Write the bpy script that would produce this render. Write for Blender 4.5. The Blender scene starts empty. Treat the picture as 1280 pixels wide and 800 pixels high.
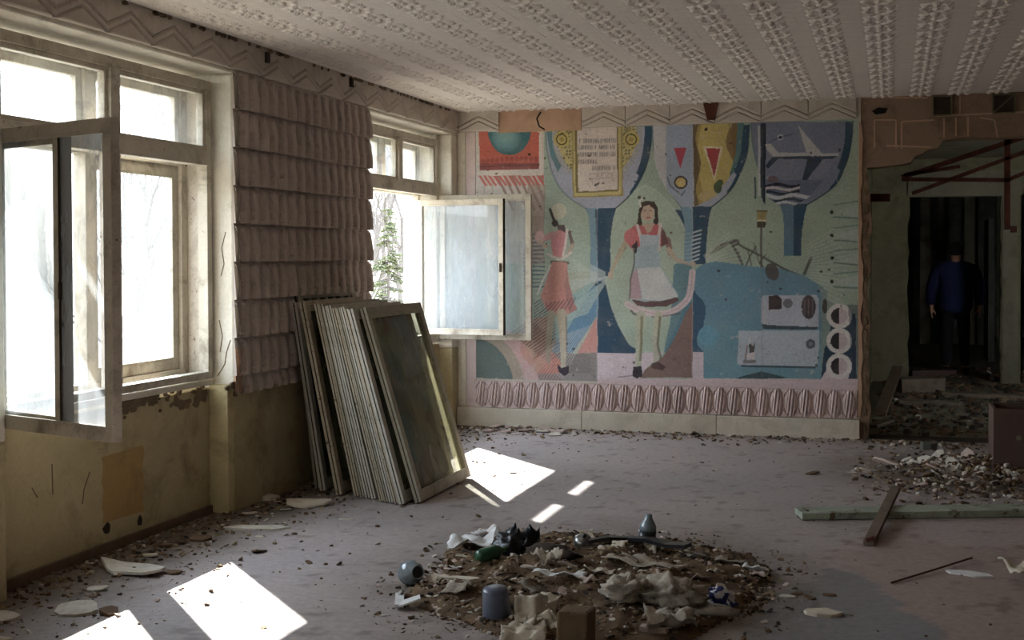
import bpy, math, random
import numpy as np
from mathutils import Vector, Matrix, noise
random.seed(7)
RNG = np.random.default_rng(7)
SC = bpy.context.scene
COL = SC.collection

# ------------------------------------------------------------ camera, light, exposure
FPX, YAW, PITCH, ROLL, CY = 1597.4, 0.2884, 0.0207, -0.003, 354.8
CAMP = Vector((3.957, 0.0, 1.593))
YB = 11.52                                   # inner face of the back wall
H = 3.0
Fv = Vector((-math.sin(YAW)*math.cos(PITCH), math.cos(YAW)*math.cos(PITCH), -math.sin(PITCH)))
R0 = Vector((math.cos(YAW), math.sin(YAW), 0)); U0 = R0.cross(Fv)
Rv = R0*math.cos(ROLL)+U0*math.sin(ROLL); Uv = U0*math.cos(ROLL)-R0*math.sin(ROLL)
cd = bpy.data.cameras.new('camera'); cam = bpy.data.objects.new('camera', cd); COL.objects.link(cam)
cd.sensor_width = 36; cd.lens = FPX/1280*36; cd.shift_y = (CY-400)/1280; cd.clip_end = 400
cam.matrix_world = Matrix(((Rv.x, Uv.x, -Fv.x, CAMP.x), (Rv.y, Uv.y, -Fv.y, CAMP.y), (Rv.z, Uv.z, -Fv.z, CAMP.z), (0, 0, 0, 1)))
SC.camera = cam
SC.view_settings.view_transform = 'Standard'; SC.view_settings.look = 'None'
SC.view_settings.gamma = 1; SC.view_settings.use_curve_mapping = False
SC.view_settings.exposure = 1.4
SC.cycles.max_bounces = 10; SC.cycles.diffuse_bounces = 6; SC.cycles.transparent_max_bounces = 24
SC.cycles.glossy_bounces = 3; SC.cycles.sample_clamp_indirect = 6

w = bpy.data.worlds.new('sky'); SC.world = w; w.use_nodes = True
nt = w.node_tree; bg = nt.nodes['Background']
tc = nt.nodes.new('ShaderNodeTexCoord'); sx = nt.nodes.new('ShaderNodeSeparateXYZ'); cr = nt.nodes.new('ShaderNodeValToRGB')
nt.links.new(tc.outputs['Generated'], sx.inputs[0]); nt.links.new(sx.outputs['Z'], cr.inputs[0]); nt.links.new(cr.outputs[0], bg.inputs[0])
cr.color_ramp.elements[0].position = 0.0; cr.color_ramp.elements[0].color = (0.92, 0.96, 1.0, 1)
cr.color_ramp.elements[1].position = 0.7; cr.color_ramp.elements[1].color = (0.68, 0.82, 1.0, 1)
bg.inputs[1].default_value = 4.4
SUN = Vector((0.69, -0.72, -0.78)).normalized()
sd = bpy.data.lights.new('sun', 'SUN'); sun = bpy.data.objects.new('sun', sd); COL.objects.link(sun)
sd.energy = 14; sd.angle = 0.012; sd.color = (1.0, 0.97, 0.93)
sun.rotation_euler = SUN.to_track_quat('-Z', 'Y').to_euler()
def portal(y0, y1, z0, z1):
    l = bpy.data.lights.new('window_portal', 'AREA'); o = bpy.data.objects.new('window_portal', l); COL.objects.link(o)
    l.shape = 'RECTANGLE'; l.size = z1-z0; l.size_y = y1-y0; l.cycles.is_portal = True
    o.location = (-.47, (y0+y1)/2, (z0+z1)/2); o.rotation_euler = (0, -math.pi/2, 0)
WIN = [(5.08, 7.17), (9.40, 11.36), (0.75, 2.85)]
for a, b in WIN: portal(a, b, .85, 2.72)

# ------------------------------------------------------------ placing helpers
def ray(x, y): return Fv*FPX + Rv*(x-640) - Uv*(y-CY)
def hit(x, y, ax, v):
    d = ray(x, y); return CAMP + d*((v-CAMP[ax])/d[ax])
def fl(x, y, z=0.0): return hit(x, y, 2, z)
def bk(x, y, Y=YB): return hit(x, y, 1, Y)
def lf(x, y, X=0.0): return hit(x, y, 0, X)

# ------------------------------------------------------------ materials
def lin(c):
    c = [v/255 for v in c]
    return tuple((v/12.92 if v <= .04045 else ((v+.055)/1.055)**2.4) for v in c)
class NT:
    def __init__(s, name):
        s.m = bpy.data.materials.new(name); s.m.use_nodes = True; s.t = s.m.node_tree
        s.b = s.t.nodes['Principled BSDF']; s.tc = s.t.nodes.new('ShaderNodeTexCoord'); s.v = s.tc.outputs['Object']
    def n(s, typ, ins={}, **kw):
        x = s.t.nodes.new(typ)
        for k, v in kw.items(): setattr(x, k, v)
        for k, v in ins.items(): s.put(x.inputs[k], v)
        return x
    def put(s, sock, v):
        if isinstance(v, bpy.types.NodeSocket): s.t.links.new(v, sock)
        else:
            if isinstance(v, (tuple, list)) and len(v) == 3 and sock.type == 'RGBA': v = (*v, 1)
            sock.default_value = v
    def noise(s, scale, detail=4, rough=.6, vec=None, dist=0): return s.n('ShaderNodeTexNoise', {'Vector': vec or s.v, 'Scale': scale, 'Detail': detail, 'Roughness': rough, 'Distortion': dist}).outputs['Fac']
    def mapv(s, scale, rot=(0, 0, 0)): return s.n('ShaderNodeMapping', {'Vector': s.v, 'Scale': scale, 'Rotation': rot}).outputs[0]
    def rng(s, f, a, b, c=0., d=1.): return s.n('ShaderNodeMapRange', {'Value': f, 'From Min': a, 'From Max': b, 'To Min': c, 'To Max': d}).outputs[0]
    def mix(s, f, a, b, mode='MIX'):
        x = s.n('ShaderNodeMix', data_type='RGBA', blend_type=mode)
        s.put(x.inputs[0], f); s.put(x.inputs[6], a); s.put(x.inputs[7], b); return x.outputs[2]
    def math(s, op, a, b=0.): return s.n('ShaderNodeMath', {0: a, 1: b}, operation=op).outputs[0]
    def bump(s, h, st=.4, dist=.01): s.put(s.b.inputs['Normal'], s.n('ShaderNodeBump', {'Height': h, 'Strength': st, 'Distance': dist}).outputs[0])
    def done(s, col, rough=.85, spec=.3):
        s.put(s.b.inputs['Base Color'], col); s.put(s.b.inputs['Roughness'], rough); s.b.inputs['Specular IOR Level'].default_value = spec
        return s.m
def weathered(name, c, c2=None, stain=None, scale=3., stain_amt=.5, bump=.35, rough=.9, fine=60., spec=.25, chip=None, chip_at=.62, chip_scale=14., metal=0):
    N = NT(name); c = lin(c); c2 = lin(c2) if c2 else tuple(v*.8 for v in c)
    f = N.noise(scale, 5, .65); g = N.noise(fine, 3, .7)
    col = N.mix(N.rng(f, .35, .65), c, c2)
    col = N.mix(.35, col, N.mix(N.rng(g, .25, .75), tuple(v*.7 for v in c), tuple(min(1, v*1.15) for v in c)))
    if stain:
        s = N.noise(scale*.6+1.3, 6, .75, dist=.6)
        col = N.mix(N.math('MULTIPLY', N.rng(s, .5, .72), stain_amt), col, lin(stain))
    h = g
    if chip:
        k = N.noise(chip_scale, 6, .8, dist=.3); kk = N.rng(k, chip_at, chip_at+.03)
        col = N.mix(kk, col, lin(chip)); h = N.math('SUBTRACT', g, N.math('MULTIPLY', kk, 1.2))
    N.bump(h, bump, .006)
    N.b.inputs['Metallic'].default_value = metal
    return N.done(col, rough, spec)

M = {}
M['plaster_white'] = weathered('plaster_white', (222, 215, 200), (202, 195, 178), (128, 116, 94), 2.5, .5, chip=(110, 104, 88), chip_at=.66, chip_scale=8)
M['dado'] = weathered('dado_ochre', (184, 170, 134), (166, 151, 116), (112, 96, 70), 2.2, .7, chip=(96, 84, 62), chip_at=.68, chip_scale=6)
M['dado_light'] = weathered('dado_light', (198, 184, 142), (180, 165, 124), (110, 94, 64), 3, .6)
M['stain'] = weathered('rust_ochre_patch', (176, 146, 94), (162, 134, 90), (120, 98, 64), 4, .5)
M['dark'] = weathered('dark_hole', (26, 22, 18), (16, 14, 12))
M['relief'] = weathered('relief_pinkgrey', (190, 177, 167), (178, 165, 155), (120, 106, 94), 1.6, .55, bump=.25)
M['ceiling'] = weathered('ceiling_tile', (216, 207, 198), (206, 197, 188), (140, 124, 104), .8, .45, bump=.2)
M['cornice'] = weathered('cornice_panel', (196, 186, 174), (184, 174, 162), (122, 110, 94), 2, .6, bump=.25)
M['groove'] = weathered('cornice_groove', (96, 86, 76), (120, 108, 96))
M['orange_wall'] = weathered('bare_orange_plaster', (190, 156, 130), (174, 142, 118), (140, 106, 84), 3, .5)
M['brown_wall'] = weathered('brown_plaster', (148, 124, 103), (132, 109, 90), (84, 68, 54), 3, .7, chip=(186, 164, 140), chip_at=.68, chip_scale=7)
M['broken'] = weathered('broken_masonry', (128, 108, 84), (96, 82, 66), (60, 50, 40), 9, .7, bump=.9, fine=30)
M['base_white'] = weathered('baseboard_paint', (214, 206, 190), (196, 186, 166), (130, 120, 98), 3, .5, chip=(80, 66, 50), chip_at=.7, chip_scale=10)
M['mural_base'] = weathered('mural_pinkwhite', (214, 196, 192), (204, 184, 180), (150, 130, 120), 4, .45)
M['olive'] = weathered('olive_wall', (118, 112, 86), (98, 92, 72), (60, 54, 40), 2.5, .8, chip=(70, 60, 46), chip_at=.64)
M['olive_light'] = weathered('olive_beam', (126, 120, 100), (106, 100, 82), (70, 64, 50), 2.5, .7)
M['farwall'] = weathered('far_wall', (96, 96, 88), (74, 74, 68), (40, 38, 34), 2, .6)
M['frame'] = weathered('window_paint', (206, 198, 182), (182, 172, 152), (112, 98, 78), 5, .85, chip=(88, 70, 52), chip_at=.635, chip_scale=18, rough=.6, spec=.4)
M['frame_chip'] = weathered('chipped_window_paint', (208, 198, 184), (184, 173, 154), (118, 100, 78), 6, .6, chip=(104, 70, 52), chip_at=.61, chip_scale=30, rough=.7)
M['frame_grey'] = weathered('grey_window_paint', (194, 190, 178), (166, 163, 150), (92, 88, 74), 8, .6, chip=(74, 62, 48), chip_at=.62, chip_scale=40, rough=.65)
M['frame_green'] = weathered('greenish_window_paint', (164, 158, 140), (140, 136, 118), (78, 72, 56), 8, .6, chip=(66, 54, 40), chip_at=.62, chip_scale=40, rough=.65)
M['frame_tan'] = weathered('tan_window_paint', (184, 172, 152), (158, 146, 126), (84, 72, 54), 8, .6, chip=(66, 50, 36), chip_at=.58, chip_scale=26, rough=.7)
M['dark_wood'] = weathered('bare_dark_wood', (62, 52, 42), (44, 36, 30), (28, 22, 18), 12, .5)
M['rust'] = weathered('rusty_steel', (92, 52, 38), (70, 38, 28), (40, 26, 20), 8, .6, rough=.8)
M['wood_grey'] = weathered('grey_wood', (118, 104, 88), (96, 82, 68), (60, 50, 40), 10, .6)
M['wood_brown'] = weathered('brown_wood', (112, 92, 76), (88, 72, 58), (56, 42, 34), 10, .6)
M['plank_green'] = weathered('plank_green_paint', (158, 166, 150), (132, 140, 124), (78, 72, 58), 7, .6, chip=(92, 78, 62), chip_at=.58, chip_scale=9)
M['box_brown'] = weathered('box_brown_board', (96, 78, 70), (82, 66, 60), (64, 60, 56), 3, .5)
M['flake'] = weathered('plaster_flake', (206, 200, 188), (176, 168, 152), (120, 110, 92), 20, .4)
M['flake_pink'] = weathered('plaster_flake_pinkish', (196, 178, 168), (168, 148, 136), (110, 92, 80), 20, .4)
M['flake_dark'] = weathered('brown_grit', (112, 88, 66), (78, 60, 46), (44, 36, 28), 25, .5)
M['flake_tan'] = weathered('tan_grit', (150, 132, 104), (118, 102, 80), (76, 62, 48), 25, .5)
M['soil'] = weathered('rubbish_soil', (112, 90, 66), (76, 60, 44), (44, 34, 26), 9, .7, bump=1., fine=70, chip=(150, 134, 108), chip_at=.66, chip_scale=45)
M['paper'] = weathered('white_paper', (226, 226, 224), (206, 206, 204), (160, 154, 144), 8, .4, bump=.1)
M['card'] = weathered('torn_cardboard', (206, 196, 178), (176, 164, 144), (128, 112, 92), 9, .5)
M['cloth'] = weathered('dirty_cloth', (182, 172, 156), (140, 131, 116), (88, 76, 62), 14, .8, bump=1.)
M['black'] = weathered('black_plastic', (26, 26, 30), (18, 18, 20), None, rough=.35, spec=.5, bump=.1)
M['green_bottle'] = weathered('green_plastic', (46, 92, 62), (34, 72, 48), None, rough=.3, spec=.5, bump=.05)
M['steelblue'] = weathered('blue_grey_plastic', (92, 100, 118), (70, 76, 92), (50, 50, 60), 12, .4, rough=.3, spec=.6, bump=.1)
M['jarglass'] = weathered('cloudy_blue_glass', (128, 140, 146), (96, 108, 112), (60, 60, 56), 14, .5, rough=.2, spec=.7, bump=.1)
M['chrome'] = weathered('dented_metal', (160, 160, 160), (110, 108, 104), (50, 46, 42), 12, .5, rough=.3, metal=.9, bump=.2)
M['jacket'] = weathered('blue_jacket', (30, 38, 70), (24, 30, 58), None, rough=.8)
M['trousers'] = weathered('dark_trousers', (30, 30, 34), (22, 22, 26), None)
M['skin'] = weathered('skin', (176, 132, 108), (164, 120, 98), None, bump=.05)
M['hair'] = weathered('dark_hair', (36, 30, 26), (24, 20, 18), None)
M['shoe'] = weathered('black_shoe', (22, 20, 20), (14, 14, 14), None)
M['ground'] = weathered('pale_ground', (134, 128, 118), (112, 107, 98), (88, 84, 72), .15, .5)
M['hill'] = weathered('pale_hillside', (130, 126, 118), (108, 106, 98), (84, 86, 76), .05, .6)
M['bark'] = weathered('bare_branch_bark', (104, 98, 92), (88, 82, 76))
M['needles'] = weathered('spruce_needles', (84, 90, 60), (64, 72, 46), (110, 96, 60), 2, .5)
M['slate_wall'] = weathered('render_wall', (190, 186, 178), (176, 172, 164))

def glass_mat(name, dirt, tint=(.965, .975, .975), dc=(214, 222, 228)):
    N = NT(name); t = N.t; out = t.nodes['Material Output']
    tr = N.n('ShaderNodeBsdfTransparent', {'Color': tint}); gl = N.n('ShaderNodeBsdfGlossy', {'Color': (1., 1., 1.), 'Roughness': .02})
    fc = N.n('ShaderNodeLayerWeight', {'Blend': .5}).outputs['Facing']; fr = N.math('ADD', .022, N.math('MULTIPLY', N.math('POWER', fc, 5.), .75))   # Schlick, per pane surface
    m1 = N.n('ShaderNodeMixShader', {0: fr, 1: tr.outputs[0], 2: gl.outputs[0]})
    df = N.n('ShaderNodeBsdfDiffuse', {'Color': lin(dc)}); tl = N.n('ShaderNodeBsdfTranslucent', {'Color': lin(dc)})
    d2 = N.n('ShaderNodeMixShader', {0: .5, 1: df.outputs[0], 2: tl.outputs[0]})
    f = N.rng(N.noise(2.2, 6, .7, N.mapv((2., 2., .5))), .3, .8, dirt*.3, dirt*1.7)
    m2 = N.n('ShaderNodeMixShader', {0: f, 1: m1.outputs[0], 2: d2.outputs[0]})
    t.links.new(m2.outputs[0], out.inputs[0]); t.nodes.remove(N.b); return N.m
M['glass'] = glass_mat('window_glass', .06)
M['glass_dusty'] = glass_mat('dusty_window_glass', .30)
M['glass_stack'] = glass_mat('grimy_window_glass', .5, (.82, .84, .78), (156, 152, 124))

# ------------------------------------------------------------ mesh helpers
class MB:
    def __init__(s): s.v = []; s.f = []; s.m = []
    def add(s, vs, fs, mi=0):
        k = len(s.v); s.v += [tuple(v) for v in vs]; s.f += [tuple(i+k for i in f) for f in fs]; s.m += [mi]*len(fs); return s
    def box(s, lo, hi, mi=0):
        x0, y0, z0 = lo; x1, y1, z1 = hi
        return s.add([(x0, y0, z0), (x1, y0, z0), (x1, y1, z0), (x0, y1, z0), (x0, y0, z1), (x1, y0, z1), (x1, y1, z1), (x0, y1, z1)],
                     [(0, 3, 2, 1), (4, 5, 6, 7), (0, 1, 5, 4), (1, 2, 6, 5), (2, 3, 7, 6), (3, 0, 4, 7)], mi)
    def bar(s, a, b, w, t, up=(0, 0, 1), mi=0):            # rectangular bar between two points
        a = Vector(a); b = Vector(b); d = (b-a).normalized(); up = Vector(up)
        sd_ = d.cross(up); sd_ = sd_.normalized() if sd_.length > 1e-4 else Vector((1, 0, 0)); u = sd_.cross(d)
        q = [a+sd_*(i*w/2)+u*(j*t/2) for i, j in ((-1, -1), (1, -1), (1, 1), (-1, 1))]; r = [p+(b-a) for p in q]
        return s.add(q+r, [(3, 2, 1, 0), (4, 5, 6, 7), (0, 1, 5, 4), (1, 2, 6, 5), (2, 3, 7, 6), (3, 0, 4, 7)], mi)
    def prism(s, poly, ax, lo, hi, mi=0):                  # polygon in the two other axes, extruded along ax
        def P(a, b, c): return {0: (c, a, b), 1: (a, c, b), 2: (a, b, c)}[ax]
        n = len(poly)
        vs = [P(a, b, lo) for a, b in poly]+[P(a, b, hi) for a, b in poly]
        return s.add(vs, [tuple(range(n-1, -1, -1)), tuple(range(n, 2*n))]+[(i, (i+1) % n, n+(i+1) % n, n+i) for i in range(n)], mi)
    def tube(s, pts, rad, n=8, mi=0, caps=True):
        pts = [Vector(p) for p in pts]; rad = rad if isinstance(rad, (list, tuple)) else [rad]*len(pts); rings = []
        for i, p in enumerate(pts):
            d = (pts[min(i+1, len(pts)-1)]-pts[max(i-1, 0)]).normalized()
            a = d.cross(Vector((0, 0, 1)) if abs(d.z) < .9 else Vector((1, 0, 0))).normalized(); b = d.cross(a)
            rings.append([p+(a*math.cos(2*math.pi*k/n)+b*math.sin(2*math.pi*k/n))*rad[i] for k in range(n)])
        fs = [(i*n+k, i*n+(k+1) % n, (i+1)*n+(k+1) % n, (i+1)*n+k) for i in range(len(pts)-1) for k in range(n)]
        if caps: fs += [tuple(range(n-1, -1, -1)), tuple(range((len(pts)-1)*n, len(pts)*n))]
        return s.add([v for r in rings for v in r], fs, mi)
    def lathe(s, prof, n=20, mi=0):                        # profile of (radius, z)
        vs = [(r*math.cos(2*math.pi*k/n), r*math.sin(2*math.pi*k/n), z) for r, z in prof for k in range(n)]
        fs = [(i*n+k, i*n+(k+1) % n, (i+1)*n+(k+1) % n, (i+1)*n+k) for i in range(len(prof)-1) for k in range(n)]
        return s.add(vs, fs+[tuple(range(n-1, -1, -1)), tuple(range((len(prof)-1)*n, len(prof)*n))], mi)
    def grid(s, nu, nv, fn, mi=0):
        vs = [fn(i/(nu-1), j/(nv-1)) for j in range(nv) for i in range(nu)]
        return s.add(vs, [(j*nu+i, j*nu+i+1, (j+1)*nu+i+1, (j+1)*nu+i) for j in range(nv-1) for i in range(nu-1)], mi)
    def mesh(s, name, mats, smooth=False):
        me = bpy.data.meshes.new(name); me.from_pydata(s.v, [], s.f)
        for m in (mats if isinstance(mats, (list, tuple)) else [mats]): me.materials.append(M[m] if isinstance(m, str) else m)
        me.polygons.foreach_set('material_index', s.m)
        if smooth: me.polygons.foreach_set('use_smooth', [True]*len(s.f))
        me.update(); return me
    def build(s, name, mats, parent=None, smooth=False, bevel=0, loc=None):
        o = bpy.data.objects.new(name, s.mesh(name, mats, smooth)); COL.objects.link(o); o.parent = parent
        if loc: o.location = loc
        if bevel:
            b = o.modifiers.new('bevel', 'BEVEL'); b.width = bevel; b.segments = 2; b.limit_method = 'ANGLE'
        return o
def tag(o, label=None, cat=None, group=None, kind=None):
    for k, v in (('label', label), ('category', cat), ('group', group), ('kind', kind)):
        if v: o[k] = v
    return o
def empty(name, loc, label=None, cat=None, group=None, rz=0, kind=None):
    o = bpy.data.objects.new(name, None); COL.objects.link(o); o.location = loc; o.rotation_euler = (0, 0, rz)
    return tag(o, label, cat, group, kind)
def link(name, me, parent=None, loc=(0, 0, 0), rot=(0, 0, 0)):
    o = bpy.data.objects.new(name, me); COL.objects.link(o); o.parent = parent; o.location = loc; o.rotation_euler = rot; return o
def nz(x, y, z=0., s=1.): return noise.noise(Vector((x*s, y*s, z*s)))
def ss(x, a, b):
    t = max(0, min(1, (x-a)/(b-a))); return t*t*(3-2*t)

# ------------------------------------------------------------ room shell
TOPW, BOTW = 2.75, .82
# left wall: piers, lintels over the openings, parapets below
b = MB()
piers = [(-3.2, WIN[2][0]), (WIN[2][1], WIN[0][0]-.05), (WIN[0][1]+.02, WIN[1][0]-.05), (WIN[1][1], YB)]
for y0, y1 in piers:
    b.box((-.47, y0, .74), (0, y1, TOPW), 0); b.box((-.47, y0, -.02), (0, y1, .74), 1)
b.box((-.47, -3.2, TOPW), (0, YB, H), 0)
for y0, y1 in WIN:
    b.box((-.47, y0-.05, -.02), (-.13, y1+.02, BOTW-.04), 2)
b.box((-.47, 11.3, .82), (-.13, 11.38, TOPW), 0)
lw = b.build('wall_left', ['plaster_white', 'dado', 'dado'], bevel=.012); tag(lw, kind='structure')
# lighter plaster corner of the niche beside the pier, ochre patch and pipe holes
b = MB().box((-.128, 7.10, .0), (0.004, 7.187, .80)); b.build('plaster_return', 'dado_light', lw, bevel=.006)
b = MB(); p0 = lf(128, 560, -.128); p1 = lf(180, 645, -.128)
b.prism([(p0.y+.01*math.sin(k*2.1), .16+.36*k/8) for k in range(9)]+[(p1.y+.012*math.sin(k*1.7), .53-.38*k/8) for k in range(9)], 0, -.135, -.1295); b.build('rust_patch', 'stain', lw)
for x, y, r in ((134, 661, .035), (175, 652, .028)):
    p = lf(x, y, -.126); b = MB(); pts = []
    b.prism([(p.y+r*(.75+.9*abs(nz(k*1.37, x)))*math.cos(k*.7), p.z+r*(.75+.9*abs(nz(x, k*1.7)))*math.sin(k*.7)) for k in range(9)], 0, -.135, -.1245); b.build('pipe_hole', 'dark_wood', lw)
# chipped edge and cracks under window 1
b = MB()
for k in range(46):
    y = random.uniform(6.15, 7.25); z = .80-abs(random.gauss(0, .05)); r = random.uniform(.008, .035); X = -.128 if y < 7.08 else .006
    b.prism([(y+r*1.5*math.cos(a)*random.uniform(.6, 1.2), z+r*math.sin(a)*random.uniform(.6, 1.2)) for a in (0, .9, 1.8, 2.9, 4, 5.2)], 0, X-.01, X+random.uniform(.001, .006))
b.build('broken_plaster_edge', ['broken'], lw)
for pts in ([(290, 95+330), (284, 400), (286, 440), (280, 468)], [(284, 268), (281, 300), (283, 330)]):
    P = [lf(x, y, 0) for x, y in pts]
b = MB()
for pts in ([(282, 290), (277, 310), (280, 330), (276, 345)], [(288, 425), (283, 440), (281, 455), (272, 470)], [(274, 400), (278, 420), (275, 440)]):
    P = [hit(x, y, 1, 7.188) for x, y in pts]
    for a, c in zip(P, P[1:]): b.bar(a, c, .004, .004, (1, 0, 0))
b.build('wall_crack', 'broken', lw)
b = MB()
for pts in ([(65, 580), (66, 618)], [(112, 590), (105, 612), (103, 630)], [(40, 610), (47, 622)], [(235, 640), (229, 652)]):
    P = [lf(x, y, -.1285) for x, y in pts]
    for a, c in zip(P, P[1:]): b.bar(a, c, .005, .004, (1, 0, 0))
b.build('wall_scratch', 'broken', lw)

# back wall: mural part, lintel over the broken opening
DX = 3.77
b = MB()
b.box((-.47, YB, -.02), (3.70, YB+.24, H), 0)
poly = [(3.70, -.02), (3.74, -.02)]
random.seed(11)
for k in range(22):
    z = .03+k*(2.36-.03)/21; poly.append((3.775+random.uniform(-.022, .022), z))
poly += [(4.06, 2.385), (4.12, 2.40), (4.15, 2.45), (4.21, 2.47), (4.25, 2.50), (4.34, 2.52), (4.38, 2.58), (4.55, 2.60), (4.8, 2.585), (5.0, 2.60), (5.3, 2.58), (5.7, 2.6), (5.75, 0), (6.62, 0), (6.62, H), (3.70, H)]
b.prism(poly, 1, YB+.004, YB+.24, 1)
wb = b.build('wall_back', ['plaster_white', 'brown_wall']); tag(wb, kind='structure')
# broken masonry pieces down the opening's edge
for k in range(17):
    z = .1+k*.136+random.uniform(-.02, .02); s_ = random.uniform(.03, .06)
    b = MB(); n = 7
    vs = [(3.745+s_*.5*math.cos(a)+random.uniform(-.01, .01), z+s_*1.1*math.sin(a)+random.uniform(-.01, .01)) for a in [i*2*math.pi/n for i in range(n)]]
    b.prism(vs, 1, YB-random.uniform(.004, .018), YB+.05); b.build('masonry_fragment', 'broken', wb, bevel=.003)
# glue outlines and two wall boxes on the lintel
b = MB()
for (x0, y0, x1, y1) in [(1078, 122, 1160, 122), (1093, 150, 1093, 185), (1093, 150, 1120, 150), (1120, 150, 1120, 185), (1127, 152, 1127, 186), (1127, 152, 1168, 150), (1108, 182, 1165, 184),
                          (1180, 148, 1180, 172), (1195, 147, 1195, 170), (1210, 146, 1210, 170), (1225, 147, 1243, 150), (1243, 150, 1247, 172), (1200, 120, 1200, 142), (1170, 145, 1280, 140)]:
    b.bar(bk(x0, y0, YB+.001), bk(x1, y1, YB+.001), .014, .006, (0, 1, 0))
b.build('glue_line', 'orange_wall', wb)
for (x0, y0, x1, y1, cross) in [(1166, 121, 1189, 144, 0), (1241, 119, 1268, 141, 1)]:
    p = bk(x0, y0); q = bk(x1, y1)
    e = MB(); e.box((p.x, YB-.02, q.z), (q.x, YB+.003, p.z)); o = e.build('junction_box', 'dark_wood', wb, bevel=.003)
    e = MB()
    for a, c in (((p.x, p.z), (q.x, p.z)), ((q.x, p.z), (q.x, q.z)), ((q.x, q.z), (p.x, q.z)), ((p.x, q.z), (p.x, p.z))):
        e.bar((a[0], YB-.024, a[1]), (c[0], YB-.024, c[1]), .012, .012, (0, 1, 0))
    if cross: e.bar((p.x, YB-.024, q.z), (q.x, YB-.024, p.z), .01, .01, (0, 1, 0))
    e.build('box_rim', 'olive', o)
p = bk(1090, 139); e = MB(); e.prism([(p.x, p.z), (p.x+.05, p.z+.03), (p.x+.13, p.z+.02), (p.x+.11, p.z-.02), (p.x+.03, p.z-.03)], 1, YB-.003, YB+.01); e.build('wall_hole', 'dark', wb)

# right wall, wall behind the camera, ceiling slab, floor
tag(MB().box((6.60, -3.2, -.02), (6.8, YB, H)).build('wall_right', 'brown_wall'), kind='structure')
tag(MB().box((-.47, -3.4, -.02), (6.8, -3.2, H)).build('wall_front', 'plaster_white'), kind='structure')
tag(MB().box((-.5, -3.4, H+.0), (6.8, YB+.24, H+.2)).build('ceiling', 'cornice'), kind='structure')
ceil = bpy.data.objects['ceiling']

# floor with a painted wear map (dust, soil, worn blue-grey screed)
def px_of(P):
    d = np.asarray(P)-np.array(CAMP); z = d@np.array(Fv); return 640+FPX*(d@np.array(Rv))/z, CY-FPX*(d@np.array(Uv))/z
def vnoise(x, y, sc, seed):                 # smooth value noise on arrays
    r = np.random.default_rng(seed); T = r.random((64, 64)); x = x*sc; y = y*sc
    xi = np.floor(x).astype(int); yi = np.floor(y).astype(int); fx = x-xi; fy = y-yi
    fx = fx*fx*(3-2*fx); fy = fy*fy*(3-2*fy); g = lambda a, b_: T[a % 64, b_ % 64]
    return (g(xi, yi)*(1-fx)+g(xi+1, yi)*fx)*(1-fy)+(g(xi, yi+1)*(1-fx)+g(xi+1, yi+1)*fx)*fy
def fbm(x, y, sc, seed, o=4):
    t = 0; a = .5
    for k in range(o): t = t+a*vnoise(x, y, sc*2**k, seed+k); a *= .5
    return t/(1-.5**o)
def pip(X, Y, poly):                         # points in polygon
    r = np.zeros(X.shape, bool); n = len(poly)
    for i in range(n):
        x0, y0 = poly[i]; x1, y1 = poly[(i+1) % n]
        if y0 == y1: continue
        c = ((y0 > Y) != (y1 > Y)) & (X < (x1-x0)*(Y-y0)/(y1-y0)+x0); r ^= c
    return r
def color_grid(name, P, nu, nv, cols, matname, parent=None, smooth=False):
    me = bpy.data.meshes.new(name); i, j = np.meshgrid(np.arange(nu-1), np.arange(nv-1)); a = (j*nu+i).ravel()
    F = np.stack([a, a+1, a+nu+1, a+nu], 1)
    me.vertices.add(nu*nv); me.vertices.foreach_set('co', P.reshape(-1, 3).astype(np.float32).ravel())
    me.loops.add(F.size); me.loops.foreach_set('vertex_index', F.ravel().astype(np.int32))
    me.polygons.add(len(F)); me.polygons.foreach_set('loop_start', np.arange(0, F.size, 4, dtype=np.int32))
    me.update(calc_edges=True)
    at = me.color_attributes.new('paint', 'FLOAT_COLOR', 'POINT')
    c4 = np.ones((nu*nv, 4), np.float32); c4[:, :3] = cols.reshape(-1, 3); at.data.foreach_set('color', c4.ravel())
    me.materials.append(M[matname]); o = bpy.data.objects.new(name, me); COL.objects.link(o); o.parent = parent; return o
def paint_mat(name, rough, grain, bump, spec=.3, bs=40):
    N = NT(name); a = N.n('ShaderNodeAttribute', attribute_name='paint').outputs['Color']
    g = N.noise(grain, 5, .75); f = N.noise(grain*.12, 4, .6)
    c = N.mix(.5, a, N.mix(N.rng(g, .25, .75), (.35, .33, .31), (1.25, 1.25, 1.25)), 'MULTIPLY')
    c = N.mix(N.rng(f, .45, .75, 0, .18), c, lin((150, 140, 124)))
    N.bump(N.noise(bs, 6, .75), bump, .006); return N.done(c, rough, spec)
M['floor'] = paint_mat('worn_floor', .62, 26, .45, .35)
M['mural'] = paint_mat('mural_paint', .75, 45, .25)
L3 = lambda c: np.array(lin(c))
fx = np.linspace(-.12, 6.6, 270); fy = np.linspace(-3.2, YB+.24, 560)
X, Y = np.meshgrid(fx, fy)
C = np.empty(X.shape+(3,)); C[:] = L3((174, 163, 160))
def blend(C, m, c): C[:] = C*(1-m[..., None])+L3(c)*m[..., None]
n1 = fbm(X, Y, .9, 3); n2 = fbm(X, Y, 3.5, 9); n3 = fbm(X, Y, 11, 21)
blend(C, np.clip((n1-.45)*3, 0, 1)*.55, (152, 148, 148))
blend(C, np.clip((n2-.55)*5, 0, 1)*.4, (178, 166, 160))
PX, PYY = px_of(np.stack([X, Y, 0*X], -1)); PX = PX+14*(n2-.5)*4; PYY = PYY+8*(n3-.5)*4; fr = Y > 3
m = pip(PX, PYY, [(930, 790), (985, 745), (1040, 712), (1085, 715), (1120, 745), (1200, 810), (1400, 1000), (800, 1000)]) & fr
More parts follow.
